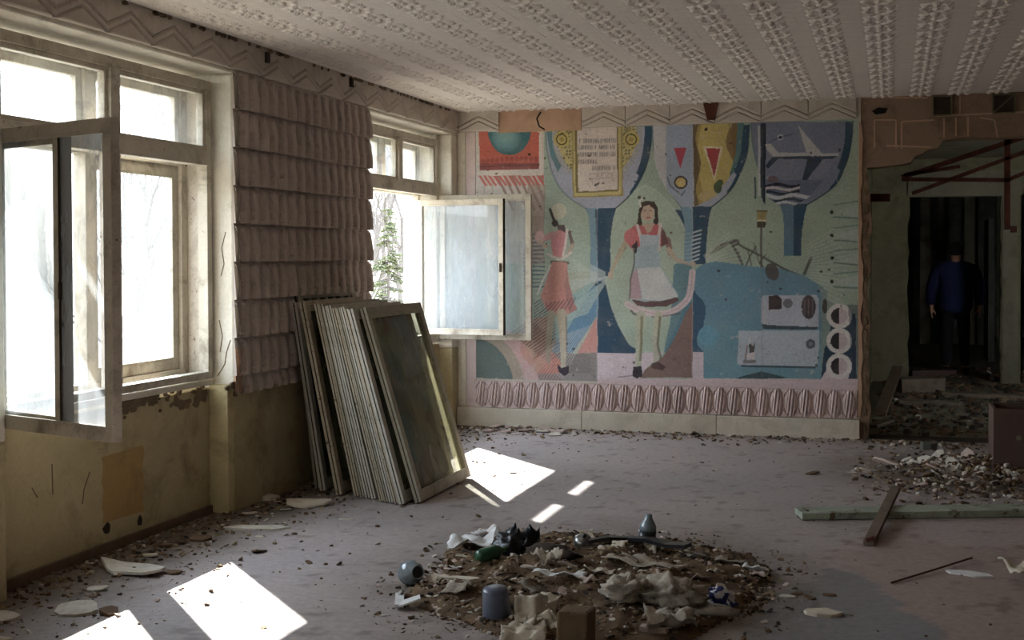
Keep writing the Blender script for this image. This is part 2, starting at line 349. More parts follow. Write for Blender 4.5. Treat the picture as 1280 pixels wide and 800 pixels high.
blend(C, m*.75, (128, 132, 136))
m = pip(PX, PYY, [(1040, 700), (1110, 668), (1290, 690), (1290, 830), (1215, 830), (1120, 745), (1085, 715)]) & fr
blend(C, m*.4, (160, 132, 120))
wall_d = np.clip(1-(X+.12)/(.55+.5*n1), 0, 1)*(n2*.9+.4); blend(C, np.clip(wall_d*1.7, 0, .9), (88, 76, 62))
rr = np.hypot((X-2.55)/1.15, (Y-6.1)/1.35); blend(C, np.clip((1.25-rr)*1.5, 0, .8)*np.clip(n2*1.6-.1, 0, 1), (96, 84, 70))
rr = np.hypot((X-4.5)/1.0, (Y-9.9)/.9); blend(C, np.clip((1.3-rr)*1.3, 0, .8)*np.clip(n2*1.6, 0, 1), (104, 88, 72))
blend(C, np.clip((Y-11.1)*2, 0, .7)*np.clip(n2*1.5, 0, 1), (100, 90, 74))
blend(C, np.clip((n3-.66)*9, 0, 1)*.5, (92, 80, 68))
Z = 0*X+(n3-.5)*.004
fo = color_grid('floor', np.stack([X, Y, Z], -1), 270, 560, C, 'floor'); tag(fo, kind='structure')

# ------------------------------------------------------------ ceiling tiles (relief, one object each)
TS = .308
def tile_h(u, v):
    bu = abs(u-.5)/.27                                       # ornament band runs along v in the middle
    h = .0
    if bu < 1.15:
        for (cx, cy, rx, ry, a, hh) in [(.5, .18, .05, .09, .3, .016), (.37, .34, .10, .05, .7, .015), (.64, .34, .10, .05, -.7, .015), (.28, .12, .06, .08, -.5, .016), (.73, .12, .06, .08, .5, .016),
                                        (.5, .60, .07, .07, 0, .020), (.32, .66, .10, .05, -.6, .015), (.69, .66, .10, .05, .6, .015), (.30, .88, .05, .08, .4, .014), (.70, .88, .05, .08, -.4, .014), (.5, .88, .04, .09, 0, .013)]:
            du = u-cx; dv = v-cy; c, s_ = math.cos(a), math.sin(a); x = (du*c+dv*s_)/rx; y = (-du*s_+dv*c)/ry
            d = x*x+y*y
            if d < 1.5: h = max(h, hh*.85*(1-d/1.5)**.6)
        for cx, cy, q in ((.5, .42, .034), (.42, .78, .02), (.60, .80, .02), (.40, .02, .018)):
            d = ((u-cx)**2+(v-cy)**2)/.0012
            h -= q*math.exp(-d)
    else:
        h += .0016*math.sin(v*2*math.pi*4)**8
    e = min(u, 1-u, v, 1-v)
    return h
NG = 31
b = MB(); g = .0
b.grid(NG, NG, lambda u, v: (g+u*(TS-2*g), g+v*(TS-2*g), -.030-tile_h(u, v)))
b.add([(g, g, -.03), (TS-g, g, -.03), (TS-g, TS-g, -.03), (g, TS-g, -.03), (g, g, 0), (TS-g, g, 0), (TS-g, TS-g, 0), (g, TS-g, 0)], [(0, 1, 5, 4), (1, 2, 6, 5), (2, 3, 7, 6), (3, 0, 4, 7)])
b.f = [f[::-1] if max(f) < NG*NG else f for f in b.f]
tile = b.mesh('ceiling_tile', 'ceiling')
nx = int(6.55/TS); random.seed(5); count = 0; cand = []
for i in range(-1, nx+1):
    for j in range(-10, 38):
        x = .035+i*TS; y = YB-.05-(j+1)*TS
        if x < 0.02 or x+TS > 6.6 or y < -3.1: continue
        px, py = px_of((x+TS/2, y+TS/2, H))
        vis = y > 2 and -60 < px < 1350 and -30 < py < 200
        cand.append((0 if vis else 1, -y if not vis else y, x, y))
cand.sort(); rest = MB(); vis_n = 0
for k, (nv, _, x, y) in enumerate(cand):
    if nv == 0 and vis_n < 300:
        link('ceiling_tile', tile, ceil, (x, y, H), (random.gauss(0, .0012), random.gauss(0, .0012), 0)); vis_n += 1
    else:
        rest.box((x+g, y+g, H-.016), (x+TS-g, y+TS-g, H-.001))
        rest.add([(x+TS*.35, y+TS*.3, H-.017), (x+TS*.65, y+TS*.3, H-.017), (x+TS*.5, y+TS*.6, H-.034)], [(0, 1, 2)])
tag(rest.build('far_ceiling_tiles', 'ceiling', ceil), kind='stuff')

# ------------------------------------------------------------ cornices with chevron grooves
CZ0, CZ1 = 2.775, 2.995
def cornice_panel(L, per, thick=.028, seed=0):            # local x along wall, y out of wall (towards room = -y), z up
    hh = CZ1-CZ0
    def fn(u, v):
        x = u*L; z = v*hh; t = (x/per) % 1.0; tri = abs(t-.5)*2          # 0 at the peak
        h = thick
        for off, am in ((.13, 0), (.085, 0)):
            zc = hh*.72-tri*hh*.42-off+.07
            d = abs(z-zc)/.0075
            if d < 1.6: h -= .016*max(0, 1-d/1.6)
        e = min(z, hh-z); h -= .008*(1-ss(e, 0, .008))
        return (x, -h, z)
    m = MB(); m.grid(int(L/.0085)+1, 44, fn)
    m.add([(0, -thick+.008, 0), (L, -thick+.008, 0), (L, 0, 0), (0, 0, 0)], [(0, 3, 2, 1)])
    m.add([(0, -thick+.008, 0), (0, 0, 0), (0, 0, hh), (0, -thick+.008, hh)], [(0, 1, 2, 3)])
    m.add([(L, -thick+.008, 0), (L, 0, 0), (L, 0, hh), (L, -thick+.008, hh)], [(3, 2, 1, 0)])
    m.add([(0, -thick+.008, hh), (L, -thick+.008, hh), (L, 0, hh), (0, 0, hh)], [(0, 1, 2, 3)])
    return m.mesh('cornice_panel', 'cornice')
cp = cornice_panel(.43, .43)
y = 6.29+.43*12; k = 0
while y > 1.5:
    if y+.0 < YB-.03:
        link('cornice_panel', cp, lw, (0, y, CZ0+random.uniform(-.002, .002)), (0, 0, math.pi/2))
    y -= .432
# two small rusted hooks and dark gaps at the cornice's top edge
for x, y in ((333, 72), (438, 103)):
    p = lf(x, y, .03); MB().box((.026, p.y-.02, p.z-.035), (.05, p.y+.02, p.z+.035)).build('wall_hook', 'dark_wood', lw, bevel=.003)
b = MB(); random.seed(3)
for k in range(70):
    y = random.uniform(5.2, 11.3); L_ = random.uniform(.02, .09); z = H-.045; b.prism([(y, z), (y+L_*.3, z-random.uniform(.004, .014)), (y+L_*.8, z-random.uniform(.002, .01)), (y+L_, z), (y+L_*.6, z+.02)], 0, .028, .036)
b.build('broken_ceiling_edge', 'broken', lw)
cpb = cornice_panel(.40, .40)
x = .02; xs = []
for x0 in (.02,): link('cornice_panel', cpb, wb, (x0, YB, CZ0+.01))
x = 1.225
while x < 3.65:
    link('cornice_panel', cpb, wb, (x, YB, CZ0+.012+random.uniform(-.003, .003))); x += .4075
p0 = bk(623, 137); p1 = bk(727, 163)
MB().box((p0.x, YB-.012, p1.z), (p1.x, YB+.001, H-.02)).build('bare_plaster_patch', 'orange_wall', wb)
b = MB()
for pts in ([(676, 140), (671, 148), (674, 158), (681, 162)],):
    P = [bk(x, y, YB-.013) for x, y in pts]
    for a, c in zip(P, P[1:]): b.bar(a, c, .014, .004, (0, 1, 0))
b.build('plaster_crack', 'dark', wb)
b = MB(); P = [bk(x, y, YB-.034) for x, y in ((878, 125), (899, 125), (893, 150), (884, 150))]
b.prism([(p.x, p.z) for p in P], 1, YB-.045, YB-.02); b.build('wall_bracket', 'rust', wb)
MB().bar(bk(870, 124, YB-.05), bk(884, 128, YB-.05), .02, .02).build('wall_bracket_arm', 'dark', wb)

# ------------------------------------------------------------ relief panels on the pier (rows of curved fins)
RY0, RY1 = 7.19, 9.35; ROWH = .2395; PW = (RY1-RY0)/4
def relief_mesh(pw, rh, nf=4, nu=65, nvv=24):
    def fn(u, v):                                        # v: 0 bottom .. 1 top
        bend = -.46*(1-((v-.40)/.60)**2)
        s_ = (u*nf+bend) % 1.0; gap = .17+.36*ss(v, .58, 1.)
        q = (s_-gap)/(1-gap); lobe = (math.sin(math.pi*q**.62)**.5)*(1-.35*q) if q > 0 else -.08
        top = 1-ss(v, .93, .99)
        h = .006+.046*lobe*top*(.55+.45*(1-v))+.012*(1-v)
        if v < .05: h = max(h, .024)
        return (u*pw, -h, v*rh)
    m = MB(); m.grid(nu, nvv, fn); m.add([(0, -.03, 0), (pw, -.03, 0), (pw, 0, 0), (0, 0, 0)], [(0, 3, 2, 1)])
    m.add([(0, -.02, 0), (0, 0, 0), (0, 0, rh), (0, -.004, rh)], [(0, 1, 2, 3)]); m.add([(pw, -.02, 0), (pw, 0, 0), (pw, 0, rh), (pw, -.004, rh)], [(3, 2, 1, 0)])
    return m.mesh('relief_panel', 'relief')
rp = relief_mesh(PW-.002, ROWH-.001); rph = relief_mesh(PW-.002, .115)
random.seed(8)
for r in range(8):
    z0 = 2.770-(r+1)*ROWH
    for c in range(4):
        link('relief_panel', rp, lw, (0, RY0+c*PW, z0), (0, random.gauss(0, .003), math.pi/2))
for c in range(4): link('relief_panel', rph, lw, (0, RY0+c*PW+(.0 if c else .03), 2.770-8*ROWH-.115), (0, 0, math.pi/2))
MB().box((.0, 7.19, .74), (.012, 7.28, 1.02)).build('plaster_patch', 'orange_wall', lw)

# ------------------------------------------------------------ mural dado band and baseboard
def leaf_panel(L, hh, nf):
    def fn(u, v):
        t = (u*nf) % 1.0; c = (t-.5)*2; wv = (max(0, math.sin(math.pi*min(1, max(0, v)))))**.5
        e = abs(c)/(.86*wv+1e-3); h = .022
        if e < 1:
            h = .014+.026*(1-e*e)**.5; q = c-.22*(v-.5)*2
            h -= .030*max(0, 1-abs(q+.12)/.13)+.022*max(0, 1-abs(q-.36)/.12)+.014*max(0, 1-abs(q+.5)/.1)
        elif e < 1.35: h = .010
        return (u*L, -h, v*hh)
    m = MB(); m.grid(nf*18+1, 20, fn); m.add([(0, -.012, hh), (L, -.012, hh), (L, 0, hh), (0, 0, hh)], [(0, 1, 2, 3)])
    m.add([(0, -.014, 0), (L, -.014, 0), (L, 0, 0), (0, 0, 0)], [(0, 3, 2, 1)]); m.add([(L, -.014, 0), (L, 0, 0), (L, 0, hh), (L, -.014, hh)], [(3, 2, 1, 0)])
    return m.mesh('leaf_relief_panel', 'mural_base')
lp = leaf_panel(.498, .245, 4)
for k in range(7): link('leaf_relief_panel', lp, wb, (.185+k*.4985, YB, .178))
bbm = MB()
for k, (x0, x1) in enumerate(((.0, 1.22), (1.223, 2.46), (2.463, 3.70))):
    MB().box((x0, YB-.05, -.005), (x1, YB, .172+random.uniform(-.003, .003))).build('baseboard_board', 'base_white', wb, bevel=.006)
# narrow upright strip boards in the left corner
for x0, x1 in ((.005, .085), (.09, .185)):
    MB().box((x0, YB-.012, .18), (x1, YB+.001, 2.78)).build('corner_board', 'plaster_white' if x0 < .05 else 'mural_base', wb, bevel=.003)
# rough trim to the right of the mural
b = MB(); pl_ = [(3.685, .19)]+[(3.70+.035*(nz(z*.1, 3.3)+.35), z*.01) for z in range(20, 278, 6)]+[(3.685, 2.77)]
b.prism(pl_, 1, YB-.014, YB+.003); b.build('mural_edge_trim', 'orange_wall', wb)
# skirting rail along the left wall foot
for y0, y1 in ((5.03, 7.19),):
    MB().box((-.13, y0, 0), (-.105, y1, .05)).build('baseboard_left', 'wood_brown', None, bevel=.003)
tag(bpy.data.objects['baseboard_left'], kind='structure')

# ------------------------------------------------------------ windows
def rail(p, name, parent, lo, hi, mat='frame', bev=.004):
    return MB().box(lo, hi).build(name, mat, parent, bevel=bev)
def sash_parts(root, W_, H_, T, sw, mats, glass, edge=None, groove=False):
    """rails, stiles and pane of one sash in local x (width), y (thickness), z (height)"""
    for x0, x1 in ((0, sw), (W_-sw, W_)): MB().box((x0, 0, 0), (x1, T, H_)).build('stile', mats, root, bevel=.003)
    for z0, z1 in ((0, sw), (H_-sw, H_)): MB().box((sw, .002, z0), (W_-sw, T-.002, z1)).build('rail', mats, root, bevel=.003)
    for z in (sw, H_-sw-.012): MB().box((sw, .0, z), (W_-sw, .012, z+.012)).build('glazing_bead', mats, root)
    if groove: MB().box((-.002, T*.38, .0), (.0, T*.55, H_)).build('edge_groove_shade', 'dark_wood', root)  # dark strip colours in the shade of an edge groove, not carved
    if edge: MB().box((W_-.001, .001, .002), (W_+.004, T-.001, H_-.002)).build('bare_wood_edge', edge, root)
    if glass: MB().box((sw-.004, T*.5, sw-.004), (W_-sw+.004, T*.5+.003, H_-sw+.004)).build('glass_pane', glass, root)
def window(n, y0, y1, mull_low, closed_bays):
    r = empty('window_%d' % n, (-.16, (y0+y1)/2, .84), kind='structure')
    def bx(name, lo, hi, mat='frame', bev=.004, par=None):
        o = MB().box(lo, hi).build(name, mat, None, bevel=bev); o.parent = par or r; o.matrix_parent_inverse = Matrix.Translation(-r.location) if not par else Matrix(); return o
    zt, zb, tr0, tr1 = 2.70, .84, 2.17, 2.265; ym = (y0+y1)/2
    for nm, xa, xb, fw in (('inner', -.205, -.135, .055), ('outer', -.37, -.30, .085)):
        bx('frame_jamb', (xa, y0, zb), (xb, y0+fw, zt)); bx('frame_jamb', (xa, y1-fw, zb), (xb, y1, zt))
        bx('frame_head', (xa, y0+fw, zt-.06), (xb, y1-fw, zt)); bx('frame_foot', (xa, y0+fw, zb), (xb, y1-fw, zb+.045 if nm == 'inner' else zb+.06))
        bx('transom', (xa-.004, y0+fw, tr0), (xb+.012, y1-fw, tr1))
        bx('mullion', (xa, ym-.045, tr1), (xb+.01, ym+.045, zt-.06))
        if mull_low: bx('mullion', (xa, ym-.045, zb+.045), (xb+.01, ym+.045, tr0), 'frame_chip' if nm == 'inner' else 'frame')
        for a, b_ in ((y0+fw, ym-.045), (ym+.045, y1-fw)):           # fixed fanlight: slim sash with its pane
            sh = .028 if nm == 'inner' else .05
            if nm == 'inner' or True:
                bx('fanlight_rail', (xa+.012, a, tr1), (xb-.012, b_, tr1+sh)); bx('fanlight_rail', (xa+.012, a, zt-.06-sh), (xb-.012, b_, zt-.06))
                bx('fanlight_stile', (xa+.012, a, tr1+sh), (xb-.012, a+sh, zt-.06-sh)); bx('fanlight_stile', (xa+.012, b_-sh, tr1+sh), (xb-.012, b_, zt-.06-sh))
            bx('glass_pane', (xa+.03, a+sh, tr1+sh), (xa+.033, b_-sh, zt-.06-sh), 'glass', 0)
    # lining boards of the box between the two frames
    bx('lining_board', (-.30, y0, zb), (-.205, y0+.02, zt), 'frame_chip'); bx('lining_board', (-.30, y1-.02, zb), (-.205, y1, zt), 'frame_chip')
    bx('lining_board', (-.30, y0+.02, zb), (-.205, y1-.02, zb+.02)); bx('lining_board', (-.30, y0+.02, zt-.02), (-.205, y1-.02, zt))
    bx('sill_board', (-.15, y0-.02, .802), (-.118, y1+.0, .838), 'base_white', .006)
    for a, b_ in closed_bays:                                         # closed outer sash
        s_ = empty('casement_sash', (0, 0, 0)); s_.parent = r; s_.matrix_parent_inverse = Matrix.Translation(-r.location)
        s_.location = (-.325, a, zb+.06); s_.rotation_euler = (0, 0, math.pi/2)
        sash_parts(s_, b_-a, tr0-zb-.06, .04, .065, 'frame', 'glass')
    return r
def open_sash(r, hinge, tip, z0, z1, T, sw, mat, glass, edge):
    hx, hy = hinge; d = Vector((tip[0]-hx, tip[1]-hy, 0))
    s_ = empty('casement_sash', (0, 0, 0)); s_.parent = r; s_.matrix_parent_inverse = Matrix.Translation(-r.location)
    s_.location = (hx, hy, z0); s_.rotation_euler = (0, 0, math.atan2(d.y, d.x))
    sash_parts(s_, d.length, z1-z0, T, sw, mat, glass, edge); return s_
w1 = window(1, 5.08, 7.17, True, [(6.17, 7.085)])
w2 = window(2, 9.42, 11.36, False, [])
w3 = window(3, .75, 2.85, True, [(.835, 1.755), (1.845, 2.765)])
s1 = open_sash(w1, (-.10, 5.06), (.752, 4.765), .80, 2.20, .045, .055, 'frame', 'glass_dusty', 'frame_chip')
s2 = open_sash(w1, (-.28, 5.17), (.385, 4.905), .83, 2.16, .07, .04, 'frame', 'glass_dusty', 'dark_wood')
s3 = open_sash(w2, (-.10, 11.30), (.79, 11.27), .83, 2.175, .045, .05, 'frame', 'glass_dusty', 'frame')
s4 = open_sash(w2, (-.28, 11.19), (.57, 11.13), .88, 2.13, .05, .045, 'frame', 'glass_dusty', 'dark_wood')
for s_, zz, lx in ((s2, .62, .74), (s4, .62, .83)): MB().box((lx-.012, -.012, zz-.04), (lx+.006, .0, zz+.04)).build('window_latch', 'dark_wood', s_, bevel=.002)

# ------------------------------------------------------------ stack of removed sashes leaning on the pier
SL, SWD = 1.31, 1.0
def lean_sash(label, xb, xt, yn, Wd, Ln, T, mat, glass, ry=0., edge=None):
    th = math.asin(min(.9, (xb-xt)/Ln))
    r = empty('window_sash', (xb, yn, .004), label, 'window sash', 'removed window sashes leaning on the pier')
    # local x -> world +y, local z -> up the lean, local y (thickness) -> towards the wall
    R = Matrix(((0, -math.cos(th), -math.sin(th)), (1, 0, 0), (0, -math.sin(th), math.cos(th))))
    rz = Matrix.Rotation(ry, 3, 'Z')
    r.matrix_world = Matrix.Translation((xb, yn, .004+T*math.sin(th))) @ (rz @ R).to_4x4()
    sash_parts(r, Wd, Ln, T, .062, mat, glass, groove=True)
    return r
stack = [  # xb, xt, y near, width, length, thickness, paint
 (.270, .060, 7.95, .98, 1.295, .045, 'frame_grey', 'glass_stack', 'greyish sash at the far left of the stack, standing apart against the pier'),
 (.440, .175, 7.84, .98, 1.32, .045, 'frame_tan', 'glass_stack', 'tan-grey sash second from the left of the stack, standing with a gap either side'),
 (.570, .285, 7.82, 1.0, 1.31, .033, 'frame_tan', None, 'chipped tan sash at the left edge of the close-packed middle bundle'),
 (.620, .325, 7.80, 1.0, 1.31, .033, 'frame_green', 'glass_stack', 'greenish sash second in the middle bundle'),
 (.668, .362, 7.78, 1.0, 1.30, .033, 'frame_grey', None, 'pale grey sash third in the middle bundle, edge toward the camera'),
 (.716, .400, 7.765, 1.0, 1.31, .033, 'frame_grey', 'glass_stack', 'pale grey sash with ridged edge, last of the middle bundle'),
 (.790, .462, 7.71, 1.0, 1.30, .029, 'frame_tan', 'glass_stack', 'tan sash first after the dark gap in the stack'),
 (.832, .500, 7.69, 1.0, 1.30, .029, 'frame_green', None, 'greenish sash second after the dark gap in the stack'),
 (.874, .536, 7.675, 1.0, 1.31, .029, 'frame_grey', 'glass_stack', 'grey sash third after the dark gap in the stack'),
 (.916, .570, 7.66, 1.0, 1.30, .029, 'frame_tan', None, 'brownish sash fourth after the dark gap, two behind the front sash'),
 (.966, .612, 7.64, 1.0, 1.30, .040, 'frame_grey', 'glass_stack', 'whitest sash edge, directly behind the front sash of the stack'),
 (1.055, .672, 7.71, 1.02, 1.31, .045, 'frame_green', 'glass_stack', 'front sash of the leaning stack with a full grimy glass pane'),
]
for xb, xt, yn, wd, ln, T, mt, gm, lb in stack: lean_sash(lb, xb, xt, yn, wd, ln, T, mt, gm)
lean_sash('taller dark greenish sash behind the stack, its top rail showing above the others', .20, .035, 8.02, .98, 1.385, .045, 'frame_green', 'glass_stack')

# ------------------------------------------------------------ mural (painted panel)
MX0, MX1, MZ0, MZ1 = .186, 3.682, .425, 2.785
nu, nv = 583, 394
mx = np.linspace(MX0, MX1, nu); mz = np.linspace(MZ0, MZ1, nv); MX, MZ = np.meshgrid(mx, mz)
U_, V_ = px_of(np.stack([MX, 0*MX+YB, MZ], -1))
wob = fbm(MX, MZ, 6, 5)
U = U_+(wob-.5)*2.0; V = V_+(fbm(MX, MZ, 6, 77)-.5)*2.0
A = np.empty(U.shape+(3,)); A[:] = L3((166, 186, 164))
def pm(m, c, a=1.):
    m = np.asarray(m, float)*a; A[:] = A*(1-m[..., None])+L3(c)*m[..., None]
def P(poly, c, a=1.): pm(pip(U, V, poly), c, a)
def EL(cx, cy, rx, ry=None, ang=0):
    ry = ry or rx; c, s_ = math.cos(ang), math.sin(ang); x = ((U-cx)*c+(V-cy)*s_)/rx; y = (-(U-cx)*s_+(V-cy)*c)/ry; return x*x+y*y
def E(cx, cy, rx, c, ry=None, a=1., ang=0): pm(EL(cx, cy, rx, ry, ang) < 1, c, a)
def SEG(p, q):
    d = np.array(q)-p; L = max(1e-6, d@d); t = np.clip(((U-p[0])*d[0]+(V-p[1])*d[1])/L, 0, 1); return np.hypot(U-p[0]-t*d[0], V-p[1]-t*d[1])
def Ln(pts, wd, c, a=1.):
    m = 0
    for p, q in zip(pts, pts[1:]): m = np.maximum(m, np.clip((wd/2+.5-SEG(p, q)), 0, 1))
    pm(m, c, a)
def taper(p, q, w0, w1, c, a=1.):
    p = np.array(p, float); q = np.array(q, float); d = q-p; n = np.array((-d[1], d[0]))/np.hypot(*d)
    P([tuple(p+n*w0/2), tuple(q+n*w1/2), tuple(q-n*w1/2), tuple(p-n*w0/2)], c, a); E(*q, w1/2, c, a=a); E(*p, w0/2, c, a=a)
def ring(cx, cy, r, wd, c, ry=None, a=1., sel=None):
    m = np.abs(np.sqrt(EL(cx, cy, r, ry))-1)*r < wd/2
    if sel is not None: m &= sel
    pm(m, c, a)
def spl(pts, n=8):                                          # smooth curve through points
    o = []; p = [pts[0]]+list(pts)+[pts[-1]]
    for i in range(1, len(p)-2):
        for k in range(n):
            t = k/n; o.append(tuple(.5*((2*p[i][j])+(-p[i-1][j]+p[i+1][j])*t+(2*p[i-1][j]-5*p[i][j]+4*p[i+1][j]-p[i+2][j])*t*t+(-p[i-1][j]+3*p[i][j]-3*p[i+1][j]+p[i+2][j])*t**3) for j in (0, 1)))
    return o+[tuple(pts[-1])]
NAVY, TEAL, LBL, LAV, CREAM = (44, 84, 108), (92, 140, 146), (118, 160, 176), (168, 174, 190), (212, 202, 184)
GREEN, PGREEN, PINK, SALM, BROWN = (164, 186, 160), (182, 198, 172), (216, 200, 200), (212, 134, 116), (140, 110, 100)
# --- left margin: bare boards
P([(560, 140), (680, 140), (680, 330), (560, 330)], (206, 198, 184))
for x in (606, 616, 660): Ln([(x, 228), (x, 250)], 1.2, (160, 150, 136), .7)
for k in range(22):
    x = 592+k*9; Ln([(x, 214), (x+22, 262)], 3, (150, 112, 92), .0 if x < 618 else .85)
for k in range(16): Ln([(600+k*6, 219), (608+k*6, 231)], 3, (208, 90, 72), .95)
P([(664, 270), (682, 270), (682, 300), (664, 300)], (176, 160, 140), .8)
# poster
P([(594, 163), (678, 163), (678, 219), (597, 219)], (216, 206, 190)); P([(599, 165), (674, 165), (674, 211), (600, 213)], (206, 92, 66))
m = (EL(637, 163, 27, 31) < 1) & pip(U, V, [(599, 165), (674, 165), (674, 213), (600, 213)]); pm(m, (48, 112, 118)); pm(np.where(m, np.clip(1-EL(633, 172, 20, 20), 0, 1), 0), (130, 184, 182), .8)
P([(600, 204), (674, 203), (674, 211), (600, 213)], (120, 70, 74), .7)
for x in range(604, 674, 6): E(x, 200+2*math.sin(x), 2.6, (150, 66, 60), 3.4, .6)
E(662, 193, 1.8, (40, 30, 30)); Ln([(600, 208), (674, 206)], 1, (70, 40, 60), .7)
# --- upper green field
P([(680, 158), (1074, 147), (1074, 480), (680, 480)], GREEN)
pm((fbm(MX, MZ, 2.2, 31) > .55) & (U > 680), (150, 176, 160), .35)
# left striped area beside first girl
P([(660, 230), (682, 230), (686, 330), (660, 330)], (168, 140, 118), .6)
for k in range(26): Ln([(655, 293+k*5), (690-k*.4, 293+k*5)], 2.2, (66, 96, 116), .75 if k < 14 else 0)
# eggs
egg1 = spl([(700, 245), (718, 262), (732, 290), (738, 320), (735, 360), (720, 395), (700, 420), (684, 400), (682, 250), (700, 245)])
P(egg1, (168, 192, 170))
# dark navy / blue geometry between eggs (lower)
P([(747, 268), (747, 441), (800, 441), (800, 268)], NAVY)
P([(836, 262), (866, 262), (866, 400), (836, 400)], NAVY)
P([(738, 262), (748, 262), (748, 400), (738, 400)], LBL)
egg2 = spl([(806, 232), (786, 244), (768, 266), (758, 292), (754, 322), (757, 350), (765, 385), (778, 415), (790, 432), (812, 440), (836, 436), (852, 410), (862, 370), (863, 320), (855, 285), (840, 258), (822, 240), (806, 232)])
P(egg2, (172, 194, 168)); Ln(egg2, 1.4, (196, 208, 190), .7)
P([(838, 440), (866, 374), (866, 342), (852, 392), (832, 440)], TEAL); P([(843, 330), (866, 330), (866, 472), (830, 440), (838, 400)], (84, 136, 150), .85)
P([(866, 376), (866, 472), (800, 472), (806, 462), (828, 447), (842, 426), (856, 394)], BROWN)
# bowls 
def bowl(xl, xr, top, bot, stem_y, xs0, xs1, c_in, c_rim, c_l, c_r, xm):
    L_ = spl([(xl, top), (xl+2, top+30), (xl+9, top+58), (xl+24, top+84), (xs0-4, bot)]); R_ = spl([(xs1+4, bot), (xr-24, top+82), (xr-9, top+55), (xr-2, top+28), (xr, top)])
    P(L_+R_, c_in)
    P([(xs0-6, bot-2), (xs1+6, bot-2), (xs1+3, bot+10), (xs1, bot+30), (xs1-2, stem_y), (xs0, stem_y), (xs0+0, bot+30), (xs0-2, bot+10)], c_l)
    P([(xm, bot-2), (xs1+6, bot-2), (xs1+3, bot+10), (xs1, bot+30), (xs1-2, stem_y), (xm, stem_y)], c_r)
    Rin = [(x-(9 if y < top+60 else 4 if y < top+85 else 1), y) for x, y in R_]
    P(R_+Rin[::-1], c_rim); Ln(L_, 1.5, (84, 120, 132), .8); Ln(R_, 1.5, (36, 62, 80), .9)
bowl(682, 815, 158, 262, 345, 738, 764, LAV, NAVY, LBL, NAVY, 748)
P([(682, 156), (700, 158), (699, 185), (703, 205), (698, 215), (688, 195)], TEAL)
bowl(815, 937, 156, 260, 330, 856, 884, LAV, NAVY, LBL, NAVY, 866)
bowl(939, 1066, 152, 257, 320, 980, 1003, (126, 136, 158), NAVY, (86, 130, 150), NAVY, 992)
P([(744, 262), (757, 262), (754, 300), (752, 345), (748, 345)], NAVY)
# ornaments and plaque
for sx_ in (-1, 1):
    cx = 746; m = (EL(cx, 168, 56, 62) < 1) & (sx_*(U-cx) > 30) & (V > 158); pm(m, (196, 182, 110))
    sc = np.sin((U-cx)*.85+3*np.sin(V*.33))*np.sin(V*.75+2.4*np.sin(U*.42)); pm(m & (sc > .15), (110, 104, 60), .85); pm(m & (sc < -.62), (224, 206, 120), .8)
    m2 = m & (EL(cx, 168, 50, 56) > 1); pm(m2, (170, 176, 184), .8)
    xc = 702 if sx_ < 0 else 789; E(xc, 174, 10, (206, 186, 84)); ring(xc, 174, 6.5, 1.8, (100, 90, 40)); E(xc, 174, 3, (176, 150, 60))
P([(715, 154), (778, 152), (779, 245), (716, 247)], (170, 152, 76)); P([(717, 156), (776, 154), (777, 243), (718, 245)], (206, 190, 108)); P([(719, 160), (773, 158), (774, 239), (720, 241)], (134, 118, 56)); P([(722, 158), (771, 156), (772, 237), (723, 239)], (220, 206, 190))
for yy, x0, x1 in ((176, 725, 770), (184, 724, 769), (193, 724, 769), (202, 724, 748), (210, 741, 768)):
    x = x0; rr_ = random.Random(int(yy))
    while x < x1:
        wl = rr_.choice((1, 4, 6, 8)); xe = min(x1, x+wl*3.0)
        while x < xe:
            k = rr_.random(); dk = (58, 50, 52)
            Ln([(x, yy-2.4), (x, yy+2.4)], .8, dk, .9)
            if k < .4: Ln([(x, yy+2.2*rr_.choice((-1, 0, 1))), (x+1.8, yy+2.2*rr_.choice((-1, 0, 1)))], .6, dk, .8)
            if k > .3: Ln([(x+1.9, yy-2.2), (x+1.9, yy+2.2)], .6, dk, .8)
            x += 3.0
        x += 2.2
for yy in (217, 223): Ln([(736, yy), (768, yy-1)], .8, (130, 116, 110), .5)
Ln([(744, 231), (748, 229)], 2.4, (60, 50, 50)); Ln([(753, 229), (755, 229)], 1.6, (80, 70, 70))
for k in range(30): E(735+random.random()*34, 216+random.random()*18, .8, (130, 110, 100), a=.5)
# second bowl contents
P([(817, 156), (833, 156), (833, 236), (824, 222), (818, 200)], (198, 200, 196)); P([(833, 156), (866, 156), (866, 262), (846, 250), (833, 236)], (160, 176, 196))
gold = [(866, 155), (922, 154), (920, 190), (911, 222), (893, 246), (868, 259)]
P(gold, (176, 152, 64)); m = pip(U, V, gold); pm(m & (EL(894, 195, 22, 60) < 1), (206, 184, 86)); pm(m & (np.abs(U-894+6*np.sin(V*.08)) > 20) & (U > 894), (128, 96, 54), .8)
pm(m & (U < 873+3*np.sin(V*.1)), (96, 76, 58), .8); pm(m & (EL(888, 246, 14, 8) < 1), (200, 178, 110), .9)
P([(922, 154), (930, 154), (926, 190), (918, 214), (911, 222), (920, 190)], (86, 132, 130)); 
P([(842, 185), (858, 185), (850, 211)], (196, 60, 84)); E(851, 228, 8.5, (70, 60, 62)); E(851, 228, 6.2, (216, 186, 92)); E(851, 228, 1.8, (226, 200, 130))
P([(879, 183), (904, 183), (893, 227)], (226, 212, 170)); P([(883, 185.5), (901, 185.5), (892.5, 221)], (184, 54, 56))
E(897, 234, 5, (80, 104, 66), 7); E(900, 228, 4, (86, 110, 70)); E(883, 162, 2, (50, 46, 40)); Ln([(834, 222), (838, 232), (848, 240)], 1.6, (74, 74, 84), .8); Ln([(848, 240), (853, 244), (857, 238)], 1.6, (74, 74, 84), .8)
